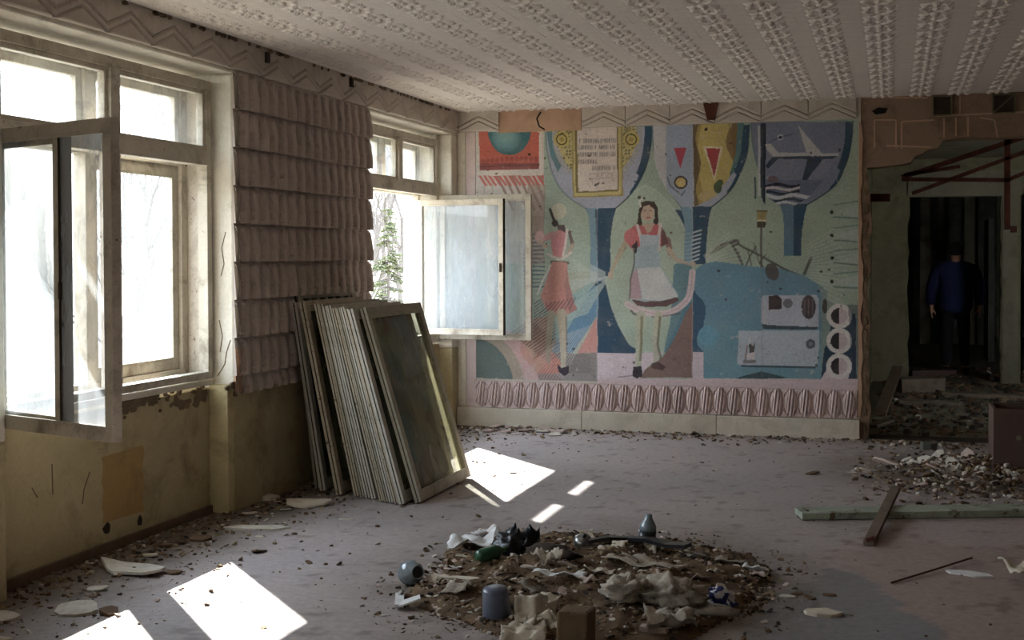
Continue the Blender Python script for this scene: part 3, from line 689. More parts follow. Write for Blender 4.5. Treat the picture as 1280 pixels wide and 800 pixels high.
for k in range(8): Ln([(866, 291+k*5), (876-k*.3, 288+k*5)], 1.8, (196, 210, 206)); Ln([(857, 293+k*5), (866, 291+k*5)], 1.2, (170, 200, 206), .7)
# third bowl contents: aeroplane and waves
P([(951, 154), (958, 154), (956, 256), (951, 246)], (34, 50, 66)); Ln([(949, 158), (949, 244)], 2.4, (196, 202, 206)); Ln([(960, 222), (960, 246)], 2, (196, 202, 206)); Ln([(944, 222), (944, 248)], 2, (42, 70, 90))
P([(957, 180), (964, 180), (972, 191), (1048, 192), (1049, 196), (1010, 198), (966, 197), (958, 187)], (190, 190, 188)); P([(998, 156), (1006, 166), (1023, 187), (1028, 192), (1008, 192)], (190, 190, 188)); P([(957, 207), (966, 196), (974, 197), (960, 211)], (46, 68, 90))
P([(1000, 234), (1006, 214), (1009, 198), (1030, 198), (1022, 208), (1015, 216), (1006, 230)], (48, 70, 94)); P([(964, 196), (1048, 195), (1040, 199), (966, 199)], (60, 76, 96))
E(976, 172, 4, (180, 190, 200)); E(976, 172, 2.2, (34, 40, 50)); Ln([(962, 178), (974, 172), (990, 168)], 1.2, (60, 60, 80), .7)
clip3 = pip(U, V, [(957, 225), (1030, 225), (1010, 248), (992, 257), (972, 255), (957, 246)])
pm(clip3, (104, 116, 144)); 
for k, (yy, c, t) in enumerate(((232, (40, 44, 60), 4), (236, (200, 196, 196), 3), (241, (44, 56, 72), 3), (245.5, (196, 204, 204), 4.5), (250, (40, 62, 78), 2.5), (254, (196, 208, 204), 3))):
    m = clip3 & (np.abs(V-yy-1.6*np.sin(U*.16+k)) < t/2) & ((U < 1000) | (k > 2)); pm(m, c)
E(966, 224, 7, (120, 90, 84), 4, .8)
E(890, 330, 1, GREEN)
Ln([(857, 262), (858, 262)], 1, LBL)
# --- tower, branches
Ln([(952, 282), (952, 336)], 2.6, (104, 100, 84)); P([(946, 264), (958, 264), (957, 284), (947, 284)], (168, 150, 84)); P([(946, 275), (958, 275), (957, 285), (947, 285)], (84, 78, 52)); Ln([(947, 276), (957, 276)], 2, (226, 216, 160)); Ln([(946, 264), (958, 264)], 2, (120, 104, 60))
for pts, wd in ([[(902, 307), (918, 301), (930, 309), (952, 320), (975, 334), (1000, 344)], 2.8], [[(914, 303), (922, 316), (929, 334)], 3.4], [[(946, 308), (938, 320), (932, 334)], 1.8], [[(943, 304), (950, 330)], 1.2], [[(935, 312), (940, 332)], 1.4], [[(958, 318), (950, 328), (955, 334)], 1.4], [[(1014, 323), (1006, 342)], 4]): Ln(pts, wd, (88, 86, 78), .9)
for k in range(9): Ln([(912-k, 303+k), (896-k*1.2, 309+k*1.2)], .9, (100, 98, 88), .6)
E(919, 303, 6, (98, 100, 88), 4.5, .9)
# radiating white rays
for cx, cy, r0, r1, a0, a1, n in ((760, 352, 16, 92, 150, 212, 16), (964, 335, 50, 96, -32, 40, 20), (868, 330, 16, 60, -42, 24, 14), (690, 440, 8, 60, 180, 262, 14)):
    for k in range(n):
        an = math.radians(a0+(a1-a0)*k/(n-1)); Ln([(cx+r0*math.cos(an), cy+r0*math.sin(an)), (cx+r1*math.cos(an), cy+r1*math.sin(an))], .9, (212, 216, 200), .55)
# right edge cones with dots
for k, yy in enumerate((265, 294, 323, 352)):
    P([(1041, yy), (1074, yy-9), (1074, yy+9)], (178, 196, 184), .7); Ln([(1042, yy+6), (1074, yy+8)], 1.6, (60, 110, 108), .8); Ln([(1042, yy-9), (1074, yy-13)], 1.4, (70, 116, 112), .7); E(1040, yy, 2.2, (40, 44, 44))
# --- blue slab, cards, rings
slab = spl([(868, 352), (868, 340), (878, 331), (892, 327), (912, 329), (940, 333), (975, 336)])+[(1005, 344), (1030, 360), (1028, 473), (880, 473), (880, 440)]+spl([(880, 440), (873, 432), (872, 420), (880, 410)])+spl([(880, 410), (882, 390), (880, 378), (870, 366), (868, 352)])
P([(866, 362), (884, 362), (884, 440), (866, 440)], (52, 96, 122)); P(slab, (100, 150, 168)); P([(880, 400), (1028, 430), (1028, 473), (880, 473)], (104, 160, 168), .6)
E(886, 420, 13, (96, 162, 182)); P([(918, 473), (952, 464), (986, 473)], (56, 86, 92)); P([(1022, 355), (1034, 364), (1034, 372), (1030, 473), (1026, 473), (1026, 365)], (130, 156, 150), .9)
E(965, 340, 8, (96, 88, 80), 11, .9, -.3)
P([(1030, 392), (1070, 392), (1070, 474), (1026, 474), (1030, 440)], (42, 70, 90)); P([(1030, 372), (1044, 380), (1040, 400), (1034, 430), (1028, 440)], (134, 160, 146))
P([(954, 369), (1021, 369), (1024, 374), (1023, 408), (1019, 411), (956, 410), (952, 405), (952, 372)], (180, 188, 198)); P([(952, 405), (1022, 409), (1021, 412), (955, 411)], (60, 80, 90))
P([(923, 413), (1024, 413), (1023, 455), (1018, 459), (926, 457), (922, 454)], (178, 192, 198)); P([(926, 456), (1020, 458), (1020, 460), (928, 459)], (60, 90, 98))
P([(961, 370), (972, 369), (977, 373), (977, 386), (961, 387)], (76, 62, 64)); E(985, 379, 6, (116, 120, 126)); E(1011, 384, 9, (84, 72, 74), 15); 
for x in (1006, 1011, 1016): Ln([(x, 374), (x, 394)], 1, (150, 140, 140), .6)
E(1013, 430, 6, (92, 104, 114)); E(1013, 430, 2.5, (130, 140, 146))
P([(936, 428), (942, 433), (944, 426), (943, 440), (937, 443)], (84, 80, 76)); Ln([(934, 432), (932, 450)], 2, (150, 120, 110)); Ln([(931, 452), (943, 452)], 4, (120, 104, 100), .8); Ln([(936, 430), (938, 422)], 1.2, (220, 214, 206)); P([(934, 441), (944, 441), (943, 449), (935, 449)], (216, 206, 200))
for x, yy in ((951, 436), (956, 443)): Ln([(x, yy), (x+7, yy)], 1, (130, 134, 140), .6)
for k in range(40): E(990+random.random()*30, 436+random.random()*18, .8, (130, 130, 130), a=.4)
E(1031, 383, 3, (70, 66, 60), 9)
P([(1046, 440), (1026, 474), (1060, 474), (1062, 460)], (212, 196, 194))
for yy in (395, 426, 458):
    E(1049, yy, 16, (220, 216, 206)); pm((EL(1049, yy, 10.5) < 1) & (U < 1049), (48, 42, 46)); pm((EL(1049, yy, 10.5) < 1) & (U >= 1049), (204, 186, 184))
P([(1060, 380), (1074, 380), (1074, 474), (1066, 474)], (52, 66, 84), .6)
# --- lower left
P([(684, 340), (747, 340), (747, 480), (590, 480), (590, 418), (684, 418)], (178, 190, 166))
P([(747, 352), (747, 395), (716, 441), (690, 441), (700, 405)], (98, 154, 184)); P([(747, 345), (700, 380), (684, 400), (684, 430), (706, 418), (730, 378)], (150, 192, 186), .8); P([(747, 396), (747, 441), (722, 441)], (216, 150, 138))
P([(690, 442), (747, 441), (747, 470), (690, 470)], (140, 134, 128)); P([(665, 466), (747, 467), (747, 480), (655, 480)], (156, 150, 144)); P([(668, 462), (690, 462), (710, 480), (640, 480)], (146, 118, 116), .8)
P([(690, 440), (712, 466), (660, 468), (672, 442)], (216, 118, 96), .85)
P([(738, 441), (747, 441), (747, 480), (738, 480)], (150, 142, 136), .6)
sel = (V > 412) & (U < 690) & (U > 590)
pm((EL(592, 485, 82, 86) < 1) & sel, (212, 172, 168)); pm((EL(592, 485, 64, 72) < 1) & sel, (178, 164, 140)); pm((EL(592, 485, 50, 62) < 1) & sel, (104, 124, 116))
P([(655, 400), (690, 395), (690, 440), (672, 468), (650, 440)], (206, 150, 122), .7)
for k in range(16): Ln([(640+k*3, 424+k*2.4-8), (662+k*3, 408+k*2.4-8)], 1.6, (110, 84, 84), .75)
for k in range(18): Ln([(668, 380+k*4), (694, 362+k*4)], 1.4, (58, 74, 96) if k < 9 else (116, 86, 92), .65)
for k in range(14): Ln([(650+k*4, 474), (700+k*3, 420-k)], .9, (220, 214, 200), .5)
P([(747, 441), (830, 441), (806, 462), (800, 473), (747, 473)], (212, 196, 198)); P([(866, 440), (880, 440), (880, 474), (866, 474)], (212, 196, 200))
P([(660, 236), (660, 236)], GREEN)
# rays of light to hand, between the girls
P([(762, 346), (690, 372), (690, 352)], (186, 204, 190), .8); P([(762, 346), (735, 392), (704, 404), (688, 402)], (180, 206, 192), .6); P([(738, 330), (757, 340), (757, 352), (738, 352)], (190, 208, 204), .6)
# --- first girl (left, seen from behind)
sk = (196, 170, 146); dk = (74, 60, 60)
E(699, 264, 9.5, (206, 208, 180), 10); Ln([(688, 262), (692, 274), (698, 282)], 3.2, (56, 48, 50)); E(694, 279, 4, (66, 56, 58), 4); P([(696, 281), (706, 281), (708, 296), (702, 300)], (96, 84, 84))
P([(690, 291), (700, 287), (710, 292), (708, 312), (704, 322), (692, 321), (689, 308)], (212, 138, 140)); taper((690, 294), (676, 300), 9, 7, (206, 150, 148)); E(675, 296, 6, (214, 170, 166), 8); taper((676, 302), (683, 309), 5, 4, sk)
Ln([(709, 287), (707, 306), (704, 320)], 3, (218, 210, 200)); taper((712, 290), (716, 306), 4, 5, (128, 110, 104)); taper((716, 306), (710, 318), 4, 3, sk); Ln([(686, 318), (700, 326), (714, 316)], 3, (216, 210, 196)); Ln([(690, 328), (710, 329)], 4, (74, 70, 70), .8)
P([(690, 328), (709, 328), (711, 350), (716, 372), (722, 387), (703, 396), (684, 388), (676, 370), (684, 348)], (212, 146, 132)); P([(709, 330), (711, 352), (722, 387), (712, 392), (706, 360)], (178, 124, 118), .7)
Ln([(688, 332), (678, 352), (672, 368)], 2, (216, 212, 200)); 
for k in range(7): Ln([(676+k*6, 392-k), (690+k*5, 378-k)], 1.3, (92, 70, 92), .7)
taper((702, 392), (704, 420), 12, 10, (196, 188, 160)); taper((704, 420), (704, 458), 10, 6, (198, 192, 166)); Ln([(708, 396), (708, 440)], 2, (132, 116, 110), .7); P([(697, 455), (702, 460), (711, 457), (712, 466), (706, 470), (698, 464)], (66, 60, 72))
taper((690, 392), (686, 424), 9, 7, (186, 184, 158), .8); taper((686, 424), (686, 452), 7, 5, (170, 164, 140), .7)
# --- second girl (facing, apron)
taper((783, 303), (772, 322), 8, 6, (186, 172, 138)); taper((772, 322), (764, 340), 6, 4, (190, 176, 142)); E(763, 344, 3.2, (196, 178, 150), 5)
taper((835, 300), (838, 316), 7, 7, (150, 112, 104)); taper((836, 312), (846, 325), 7, 5, (190, 172, 144)); taper((846, 325), (864, 331), 5, 3, (194, 174, 150)); E(866, 330, 4, (196, 176, 152), 3)
P([(787, 288), (797, 279), (805, 283), (823, 281), (829, 285), (832, 302), (824, 310), (800, 312), (791, 312), (783, 302)], (204, 96, 98)); E(789, 296, 8.5, (208, 108, 110), 9); P([(790, 308), (797, 300), (797, 318), (794, 316)], (66, 58, 64)); P([(826, 282), (832, 290), (836, 304), (827, 308)], (120, 74, 76))
P([(803, 279), (818, 279), (814, 290), (809, 292)], (198, 170, 142)); E(810, 266, 8, (206, 176, 146), 11)
P([(800, 254), (808, 251), (818, 252), (823, 260), (823, 278), (819, 279), (819, 262), (812, 256), (805, 258), (802, 266), (802, 277), (797, 279), (799, 264)], (78, 62, 52)); E(800, 279, 3.4, (78, 62, 52)); E(820, 277, 3.2, (78, 62, 52), 4)
Ln([(801, 258), (799, 252), (804, 248)], 2.6, (214, 216, 200)); E(799, 247, 2.2, (90, 86, 76)); E(805, 248, 1.6, (90, 86, 76)); Ln([(806, 263), (808, 263)], 1.1, dk); Ln([(813, 263), (815, 263)], 1.1, dk); Ln([(809, 272), (813, 272)], 1.8, (160, 70, 70)); Ln([(811, 265), (811, 268)], 1, (160, 130, 108), .8)
Ln([(797, 282), (801, 296), (803, 312)], 3.6, (224, 200, 196)); Ln([(826, 281), (824, 296), (823, 312)], 4, (226, 204, 192)); P([(801, 294), (824, 294), (824, 308), (800, 308)], (178, 196, 200))
P([(797, 308), (822, 304), (825, 320), (826, 332), (838, 352), (848, 368), (846, 374), (820, 380), (800, 380), (788, 374), (790, 350), (794, 328)], (164, 186, 190)); P([(796, 336), (826, 334), (840, 358), (848, 370), (832, 376), (804, 374), (800, 356)], (204, 208, 200)); P([(788, 345), (797, 336), (802, 374), (788, 374)], (196, 150, 154), .8)
P([(789, 374), (806, 377), (826, 376), (846, 371), (850, 375), (832, 383), (810, 384), (796, 382)], (108, 76, 78)); Ln([(793, 312), (793, 330), (788, 350), (787, 374)], 2, (96, 84, 92), .8)
rb = spl([(784, 380), (800, 388), (822, 392), (842, 388), (858, 376), (864, 360), (866, 340)]); Ln(rb, 8, (216, 196, 194)); Ln(rb, 1, (170, 140, 140), .6); Ln([(789, 388), (792, 392), (804, 394)], 2.4, (80, 66, 66), .8); Ln([(815, 396), (850, 392)], 1.8, (90, 76, 76), .7)
taper((801, 394), (799, 424), 11, 8, (186, 190, 156)); taper((799, 424), (798, 458), 8, 6, (190, 194, 162)); Ln([(802, 396), (801, 450)], 3, (122, 116, 80), .8)
taper((823, 394), (819, 424), 10, 8, (190, 192, 158)); taper((819, 424), (820, 450), 8, 6, (186, 186, 160)); Ln([(825, 396), (822, 430), (826, 448)], 3, (116, 108, 78), .8)
P([(792, 458), (802, 457), (803, 470), (796, 473), (791, 470)], (62, 54, 60)); P([(815, 455), (822, 452), (832, 458), (828, 463), (814, 460)], (92, 70, 66)); Ln([(773, 471), (792, 469)], 1.2, (110, 90, 90), .8); Ln([(780, 345), (786, 360)], 1, (200, 190, 170), .5)
# --- wear: chips, scratches, seams, faded bands
for x in (746.5, 865.5, 953): Ln([(x, 160), (x, 474)], 1.1, (190, 184, 176) if x != 953 else (120, 120, 116), .45)
d1 = fbm(MX, MZ, 5, 51, 5); d2 = fbm(MX, MZ, 24, 61, 4)
pm(np.clip((d2-.78)*14, 0, 1), (196, 190, 178), .6); pm(np.clip((.20-d2)*14, 0, 1), (92, 86, 78), .6)
A *= (.90+.30*d1)[..., None]; g_ = A.mean(-1, keepdims=True); A[:] = A*.76+g_*np.array([.25, .245, .235])
r_ = random.Random(4)
for k in range(46): pm(EL(r_.uniform(600, 1070), r_.uniform(165, 470), r_.uniform(.9, 2.2), r_.uniform(.8, 2.)) < 1, (66, 58, 52), .8)
A[:] = A*np.array([1., .985, 1.03])
P([(590, 472.5+0), (590, 490), (747, 490), (747, 477)], (206, 196, 186)); P([(747, 473), (1080, 474), (1080, 495), (747, 495)], (214, 194, 196))
# raised plaster grain, real thickness of the painted boards
mo = color_grid('painted_mural', np.stack([MX, YB-.006-.002*d2, MZ], -1), nu, nv, A, 'mural')
tag(mo, 'wide faded wall mural of two aproned women, goblet shapes, aeroplane and blue blocks', 'mural')
me = mo.data
mo2 = MB().box((MX0, YB-.006, MZ0), (MX1, YB-.001, MZ1)).build('backing_board', 'base_white', mo)

# ------------------------------------------------------------ rooms beyond the broken opening
Y2 = 17.0; YE = 27.0
def st(name, o): o.name = name; return tag(o, kind='structure')
st('floor_corridor', MB().box((2.6, YB+.23, -.03), (8, YE, -.004)).build('f', 'olive_light'))
st('ceiling_corridor', MB().box((2.6, YB+.24, 2.82), (8, YE, 3.0)).build('c', 'olive_light'))
st('wall_corridor_left', MB().box((3.45, YB+.24, -.01), (3.72, Y2, 2.82)).build('w', 'olive'))
st('wall_corridor_right', MB().box((7.4, YB+.24, -.01), (7.6, YE, 2.82)).build('w', 'olive'))
b = MB(); random.seed(21)
edge = [(4.17+random.uniform(-.02, .02), z*.117) for z in range(0, 21)]
b.prism([(3.72, 0)]+edge+[(4.2, 2.345), (5.27, 2.34)]+[(5.27+random.uniform(-.012, .012), 2.3-z*.115) for z in range(0, 20)]+[(5.27, 0), (5.50, 0), (5.50, 2.4), (6.9, 2.42), (6.9, 0), (7.4, 0), (7.4, 2.82), (3.72, 2.82)], 1, Y2, Y2+.2)
st('wall_corridor_back', b.build('w', 'olive'))
MB().box((4.16, Y2-.03, 2.345), (5.52, Y2+.0, 2.66)).build('lintel_beam', 'olive_light', bpy.data.objects['wall_corridor_back'])
MB().box((5.29, Y2-.02, 0), (5.47, Y2+.0, 2.34)).build('door_post', 'olive_light', bpy.data.objects['wall_corridor_back'])
st('wall_far_left', MB().box((3.9, Y2+.2, -.01), (4.05, YE, 2.82)).build('w', 'farwall'))
st('wall_far_end', MB().box((2.6, YE, -.01), (8, YE+.2, 2.82)).build('w', 'farwall'))
random.seed(31)
tw = bpy.data.objects['wall_far_end']
for k, (px, wd) in enumerate(((1150, .22), (1163, .13), (1172, .10), (1186, .2), (1205, .18), (1222, .16), (1246, .18))):
    p = bk(px, 300, 24.5); MB().box((p.x, 24.4, 0), (p.x+wd, 24.44, 2.8)).build('wall_plank', 'farwall' if k % 2 else 'olive_light', tw)
p = bk(1239, 400, 20.5)
r = empty('door_leaf', (p.x, 20.5, 0), 'pale blue-grey door leaf standing open beyond the dark inner doorway', 'door')
MB().box((-.045, 0, 0), (.045, .9, 2.15)).build('panel', 'farwall', r, bevel=.004); MB().box((-.07, .8, 1.0), (-.045, .84, 1.12)).build('handle', 'dark_wood', r)
# welded rusty frame hanging in the opening
rf = empty('rusty_steel_frame', bk(1127, 222, 12.2), 'rusty welded angle-iron truss hanging under the lintel of the broken opening', 'steel frame')
def rbar(a, c, w_=.035, t=.03):
    a = bk(*a, 12.2)-rf.location; c = bk(*c, 12.2)-rf.location; MB().bar(a, c, w_, t, (0, 1, 0)).build('steel_bar', 'rust', rf)
rbar((1127, 222), (1320, 158), .045); rbar((1127, 224), (1258, 225)); rbar((1140, 242), (1330, 172)); rbar((1259, 168), (1259, 287), .05); rbar((1257, 226), (1330, 196)); rbar((1130, 219), (1200, 208), .03)
MB().box((5.6-rf.location.x, -.03, 2.60-rf.location.z), (5.66-rf.location.x, .03, 2.82-rf.location.z)).build('steel_bar', 'rust', rf)
MB().box((.93, -.05, 1.80-rf.location.z), (.98, .0, 1.86-rf.location.z)).build('bracket', 'rust', rf)
b = bk(1098, 247, 11.9); MB().box((3.70, 11.80, b.z-.04), (b.x+.1, 11.86, b.z+.03)).build('steel_stub', 'rust', rf).matrix_parent_inverse = Matrix.Translation(-rf.location)

# ------------------------------------------------------------ person in the far doorway, seen from behind
def skin_obj(name, V_, E_, R_, mat, parent, lv=1, root=0):
    me = bpy.data.meshes.new(name); me.from_pydata(V_, E_, []); o = bpy.data.objects.new(name, me); COL.objects.link(o); o.parent = parent
    me.materials.append(M[mat]); md = o.modifiers.new('skin', 'SKIN'); md.use_smooth_shade = True
    for k, r in enumerate(R_):
        sv = me.skin_vertices[0].data[k]; sv.radius = r if isinstance(r, tuple) else (r, r); sv.use_root = (k == root)
    s_ = o.modifiers.new('sub', 'SUBSURF'); s_.levels = s_.render_levels = lv; return o
pp = Vector((4.80, 18.35, 0))
per = empty('person', pp, 'person in a blue jacket and dark trousers walking away in the dark inner doorway', 'person')
V_ = [(0, 0, .95), (0, 0, 1.12), (0, .01, 1.30), (0, .0, 1.44), (0, .0, 1.52), (0, .02, 1.60), (0, .03, 1.70), (0, .02, 1.755)]
E_ = [(i, i+1) for i in range(7)]; R_ = [(.11, .09), (.11, .08), (.13, .09), (.10, .08), (.055, .055), (.075, .085), (.08, .095), (.05, .06)]
for s_ in (-1, 1):
    k = len(V_); V_ += [(s_*.10, 0, .86), (s_*.11, .02+.05*s_, .48), (s_*.12, .0-.06*s_, .09), (s_*.13, .12-.06*s_, .05)]; R_ += [(.09, .09), (.06, .06), (.042, .045), (.04, .03)]
    E_ += [(0, k), (k, k+1), (k+1, k+2), (k+2, k+3)]
    k = len(V_); V_ += [(s_*.19, .0, 1.40), (s_*.30, -.01, 1.14), (s_*.31, .06, .92), (s_*.31, .08, .85)]; R_ += [.06, .045, .032, (.04, .022)]
    E_ += [(3, k), (k, k+1), (k+1, k+2), (k+2, k+3)]
    for f in range(4):
        j = len(V_); y = .055+f*.02; ln = (.07, .08, .075, .06)[f]
        V_ += [(s_*.31, y+.0, .82), (s_*.307, y+.01, .82-ln*.55), (s_*.295, y+.015, .82-ln)]; R_ += [.010, .009, .007]; E_ += [(k+3, j), (j, j+1), (j+1, j+2)]
    j = len(V_); V_ += [(s_*.27, .12, .83), (s_*.255, .135, .79)]; R_ += [.011, .009]; E_ += [(k+3, j), (j, j+1)]
skin_obj('body', V_, E_, R_, 'skin', per, 1)
V_ = [(0, 0, .76), (0, 0, 1.02), (0, 0, 1.28), (0, 0, 1.42), (0, .0, 1.55)]; E_ = [(0, 1), (1, 2), (2, 3), (3, 4)]; R_ = [(.25, .17), (.245, .16), (.245, .155), (.18, .13), (.09, .085)]
for s_ in (-1, 1):
    k = len(V_); V_ += [(s_*.23, .0, 1.39), (s_*.315, -.01, 1.14), (s_*.32, .055, .92)]; R_ += [.10, .085, .065]; E_ += [(3, k), (k, k+1), (k+1, k+2)]
skin_obj('jacket', V_, E_, R_, 'jacket', per, 2)
V_ = [(0, 0, .94)]; E_ = []; R_ = [(.165, .135)]
for s_ in (-1, 1):
    k = len(V_); V_ += [(s_*.10, 0, .82), (s_*.115, .02+.05*s_, .46), (s_*.12, -.06*s_, .09)]; R_ += [.105, .078, .068]; E_ += [(0, k), (k, k+1), (k+1, k+2)]
    MB().grid(9, 9, lambda u, v: (s_*.125+.05*math.cos(u*6.283)*math.sin(v*3.1416), .05-.06*s_+.14*math.cos(v*3.1416), max(.0, .045+.05*math.sin(u*6.283)*math.sin(v*3.1416)))).build('shoe', 'shoe', per, smooth=True)
skin_obj('trousers', V_, E_, R_, 'trousers', per, 2)
MB().grid(13, 9, lambda u, v: (.088*math.cos(u*6.283)*math.sin(v*2.6), .015+.105*math.sin(u*6.283)*math.sin(v*2.6), 1.68+.11*math.cos(v*2.6))).build('hair', 'hair', per, smooth=True)

# ------------------------------------------------------------ outdoors: ground, hill, trees
def gz(x, y): return -3.4+min(13, max(0, math.hypot(x-4, y)-38)*.24)+.25*nz(x, y, 0, .12)
b = MB(); b.grid(50, 50, lambda u, v: (-.5-u*u*140, -60+v*190, gz(-.5-u*u*140, -60+v*190)))
b.f = [f[::-1] for f in b.f]
tag(b.build('ground', 'ground', smooth=True), kind='structure')
def fir(x, y, z0, hh, wr, seed):
    rr = random.Random(seed); r = empty('spruce_tree', (x, y, z0), 'slim young spruce standing outside the second window', 'tree')
    MB().tube([(0, 0, 0), (0, 0, hh*.5), (0, 0, hh)], [.07, .045, .01], 7).build('trunk', 'bark', r)
    b = MB()
    for k in range(230):
        t = rr.random()**.8; z = hh*(.08+.9*t); L = wr*(1.02-t)*rr.uniform(.7, 1.15)+.06; a = rr.uniform(0, 6.283); d = Vector((math.cos(a), math.sin(a), 0)); q = Vector((-d.y, d.x, 0))
        pts = [Vector((0, 0, z))+d*(L*s_)+Vector((0, 0, -.38*L*s_*s_*1.0+.22*L*s_**3)) for s_ in (0, .35, .7, 1)]
        b.tube(pts, [.014, .01, .007, .003], 4, 0, False)
        for m_ in range(int(6+L*16)):
            s_ = .12+.88*rr.random(); p = pts[0].lerp(pts[3], s_)+Vector((0, 0, -.16*L*s_*(1-s_))); ln = rr.uniform(.07, .2)*(1.15-s_*.5)*(.5+L); sd_ = rr.choice((-1, 1))
            e = p+(q*sd_*.8+d*.6).normalized()*ln+Vector((0, 0, -ln*rr.uniform(.0, .55))); b.bar(p, e, .022, .012, (0, 0, 1), 1)
    b.build('foliage', ['bark', 'needles'], r)
p = C0 = None
rd = ray(485, 250); rd = rd/math.hypot(rd.x, rd.y); tp = CAMP+rd*25
fir(tp.x, tp.y, gz(tp.x, tp.y), tp.z-gz(tp.x, tp.y), 1.15, 3)
def bare_tree(seed, hh, spread=.55):
    rr = random.Random(seed); b = MB()
    def br(p, d, L, r_, lev):
        q = p+d*L*.5+Vector((rr.gauss(0, .04), rr.gauss(0, .04), 0))*L; e = q+(d+Vector((rr.gauss(0, .12), rr.gauss(0, .12), .08))).normalized()*L*.5
        b.tube([p, q, e], [r_, r_*.8, r_*.6], 5 if lev < 2 else 3, 0, False)
        if lev >= 5: return
        for k in range(rr.choice((2, 3, 3)) if lev < 4 else 3):
            a = rr.uniform(0, 6.283); s_ = q.lerp(e, rr.random()) if k else e
            nd = (d+Vector((math.cos(a), math.sin(a), rr.uniform(-.1, .5)))*spread*rr.uniform(.6, 1.2)).normalized(); br(s_, nd, L*rr.uniform(.58, .82), r_*.55, lev+1)
    br(Vector((0, 0, 0)), Vector((0, 0, 1)), hh*.34, hh*.016, 0); return b.mesh('bare_tree', 'bark')
bt = [bare_tree(s_, 9) for s_ in (1, 2, 3, 4)]
random.seed(44); k = 0
spots = [(170, 26, .8), (205, 34, 1.), (195, 52, 1.)]
for px, dist, sc_ in spots:
    rd = ray(px, 325); rd = rd/math.hypot(rd.x, rd.y); q = CAMP+rd*dist
    o = link('bare_tree', bt[k % 4], None, (q.x, q.y, gz(q.x, q.y)-.05), (0, 0, k)); o.scale = (sc_,)*3; k += 1
    tag(o, {0: 'bare thin-branched tree nearest to the first window, right bay', 1: 'bare tree a little behind the nearest one, outside the right bay', 2: 'smaller distant bare tree outside the right bay'}[spots.index((px, dist, sc_))], 'tree', 'bare trees outside')
hillt = []
for i in range(34):
    px = random.uniform(450, 550) if i < 18 else random.uniform(140, 270); dist = random.uniform(44, 95); rd = ray(px, 325); rd = rd/math.hypot(rd.x, rd.y); q = CAMP+rd*dist
    if q.x < -136: continue
    o = link('bare_tree', bt[i % 4], None, (q.x, q.y, gz(q.x, q.y)-.05), (0, 0, i)); s_ = random.uniform(.6, 1.0); o.scale = (s_, s_, s_)
    tag(o, 'x', 'tree', 'bare trees on the hillside'); hillt.append(o)

# ------------------------------------------------------------ debris
def slab_mesh(name, mat, seed, w_=1., d_=.7, t=.1, n=9, rough=.18, curl=0., curve=0):
    rr = random.Random(seed); top = []; bot = []
    for k in range(n):
        a = 2*math.pi*k/n+rr.uniform(-.2, .2); r_ = 1-rr.uniform(0, rough)*2; x = r_*math.cos(a)*w_/2; y = r_*math.sin(a)*d_/2
        z = curl*(x*x+y*y)*2+curve*y*y*3; top.append((x*.97, y*.97, z+t/2+rr.uniform(-.1, .1)*t)); bot.append((x, y, z-t/2))
    c1 = (rr.uniform(-.08, .08), rr.uniform(-.06, .06), t/2); c0 = (0, 0, -t/2); b = MB(); vs = top+bot+[c1, c0]
    fs = [(k, (k+1) % n, 2*n) for k in range(n)]+[(n+(k+1) % n, n+k, 2*n+1) for k in range(n)]+[(n+k, n+(k+1) % n, (k+1) % n, k) for k in range(n)]
    b.add(vs, fs); return b.mesh(name, mat)
def sheet_mesh(name, mat, seed, w_, d_, amp=.03, t=.003, n=14, fold=0., corner=.0):
    """thin crumpled sheet with thickness and a torn outline"""
    rr = random.Random(seed); ox = rr.random()*50; b = MB()
    def rad(u, v):
        x = (u-.5)*2; y = (v-.5)*2; a = math.atan2(y, x); k = 1-.16*abs(nz(math.cos(a)*2+ox, math.sin(a)*2, 0, 1.3))-.05*abs(nz(math.cos(a)*7+ox, math.sin(a)*7)); return x*w_/2*k, y*d_/2*k
    def f(u, v, dz):
        x, y = rad(u, v); z = amp*(nz(x+ox, y, 0, 3.2/max(w_, d_))+.5*abs(nz(x, y+ox, 0, 8/max(w_, d_))))+fold*abs(x)*1.2+corner*max(0, u+v-1.5)**2
        return (x, y, z+dz)
    b.grid(n, n, lambda u, v: f(u, v, t)); k = len(b.v); b.grid(n, n, lambda u, v: f(u, v, 0)); nf = (n-1)**2
    b.f[nf:] = [q[::-1] for q in b.f[nf:]]
    bd = [i for i in range(n)]+[i*n+n-1 for i in range(1, n)]+[n*n-1-i for i in range(1, n)]+[(n-1-i)*n for i in range(1, n-1)]
    for i, a in enumerate(bd):
        c = bd[(i+1) % len(bd)]; b.f.append((a+k, c+k, c, a)); b.m.append(0)
    mn = min(v[2] for v in b.v); b.v = [(x, y, z-mn) for x, y, z in b.v]
    return b.mesh(name, mat, True)
def blob_mesh(name, mats, seed, rx, ry, rz_, amp=.25, sc=3., nu_=20, nv_=12):
    ox = seed*3.7; b = MB()
    def f(u, v):
        a = u*6.28318; p = v*3.14159; d = Vector((math.cos(a)*math.sin(p), math.sin(a)*math.sin(p), math.cos(p))); k = 1+amp*noise.noise(d*sc+Vector((ox, 0, 0)))+amp*.5*noise.noise(d*sc*2.7+Vector((0, ox, 0)))
        return (d.x*rx*k, d.y*ry*k, max(-rz_*.45, d.z*rz_*k)+rz_*.38)
    b.grid(nu_, nv_, f); b.f = [q[::-1] for q in b.f]; return b.mesh(name, mats, True)
def hp(x, y):                                              # height of the rubbish heap
    r_ = math.hypot((x-2.55)/.86, (y-6.12)/1.02); r_ *= 1+.24*nz(x, y, 3, 2.1)
    if r_ > 1.05: return 0.
    return max(0, .105*max(0, 1-r_*r_)**.55*(.75+.5*nz(x, y, 0, 4))+.035*nz(x, y, 1, 10)*max(0, 1-r_)**.3)
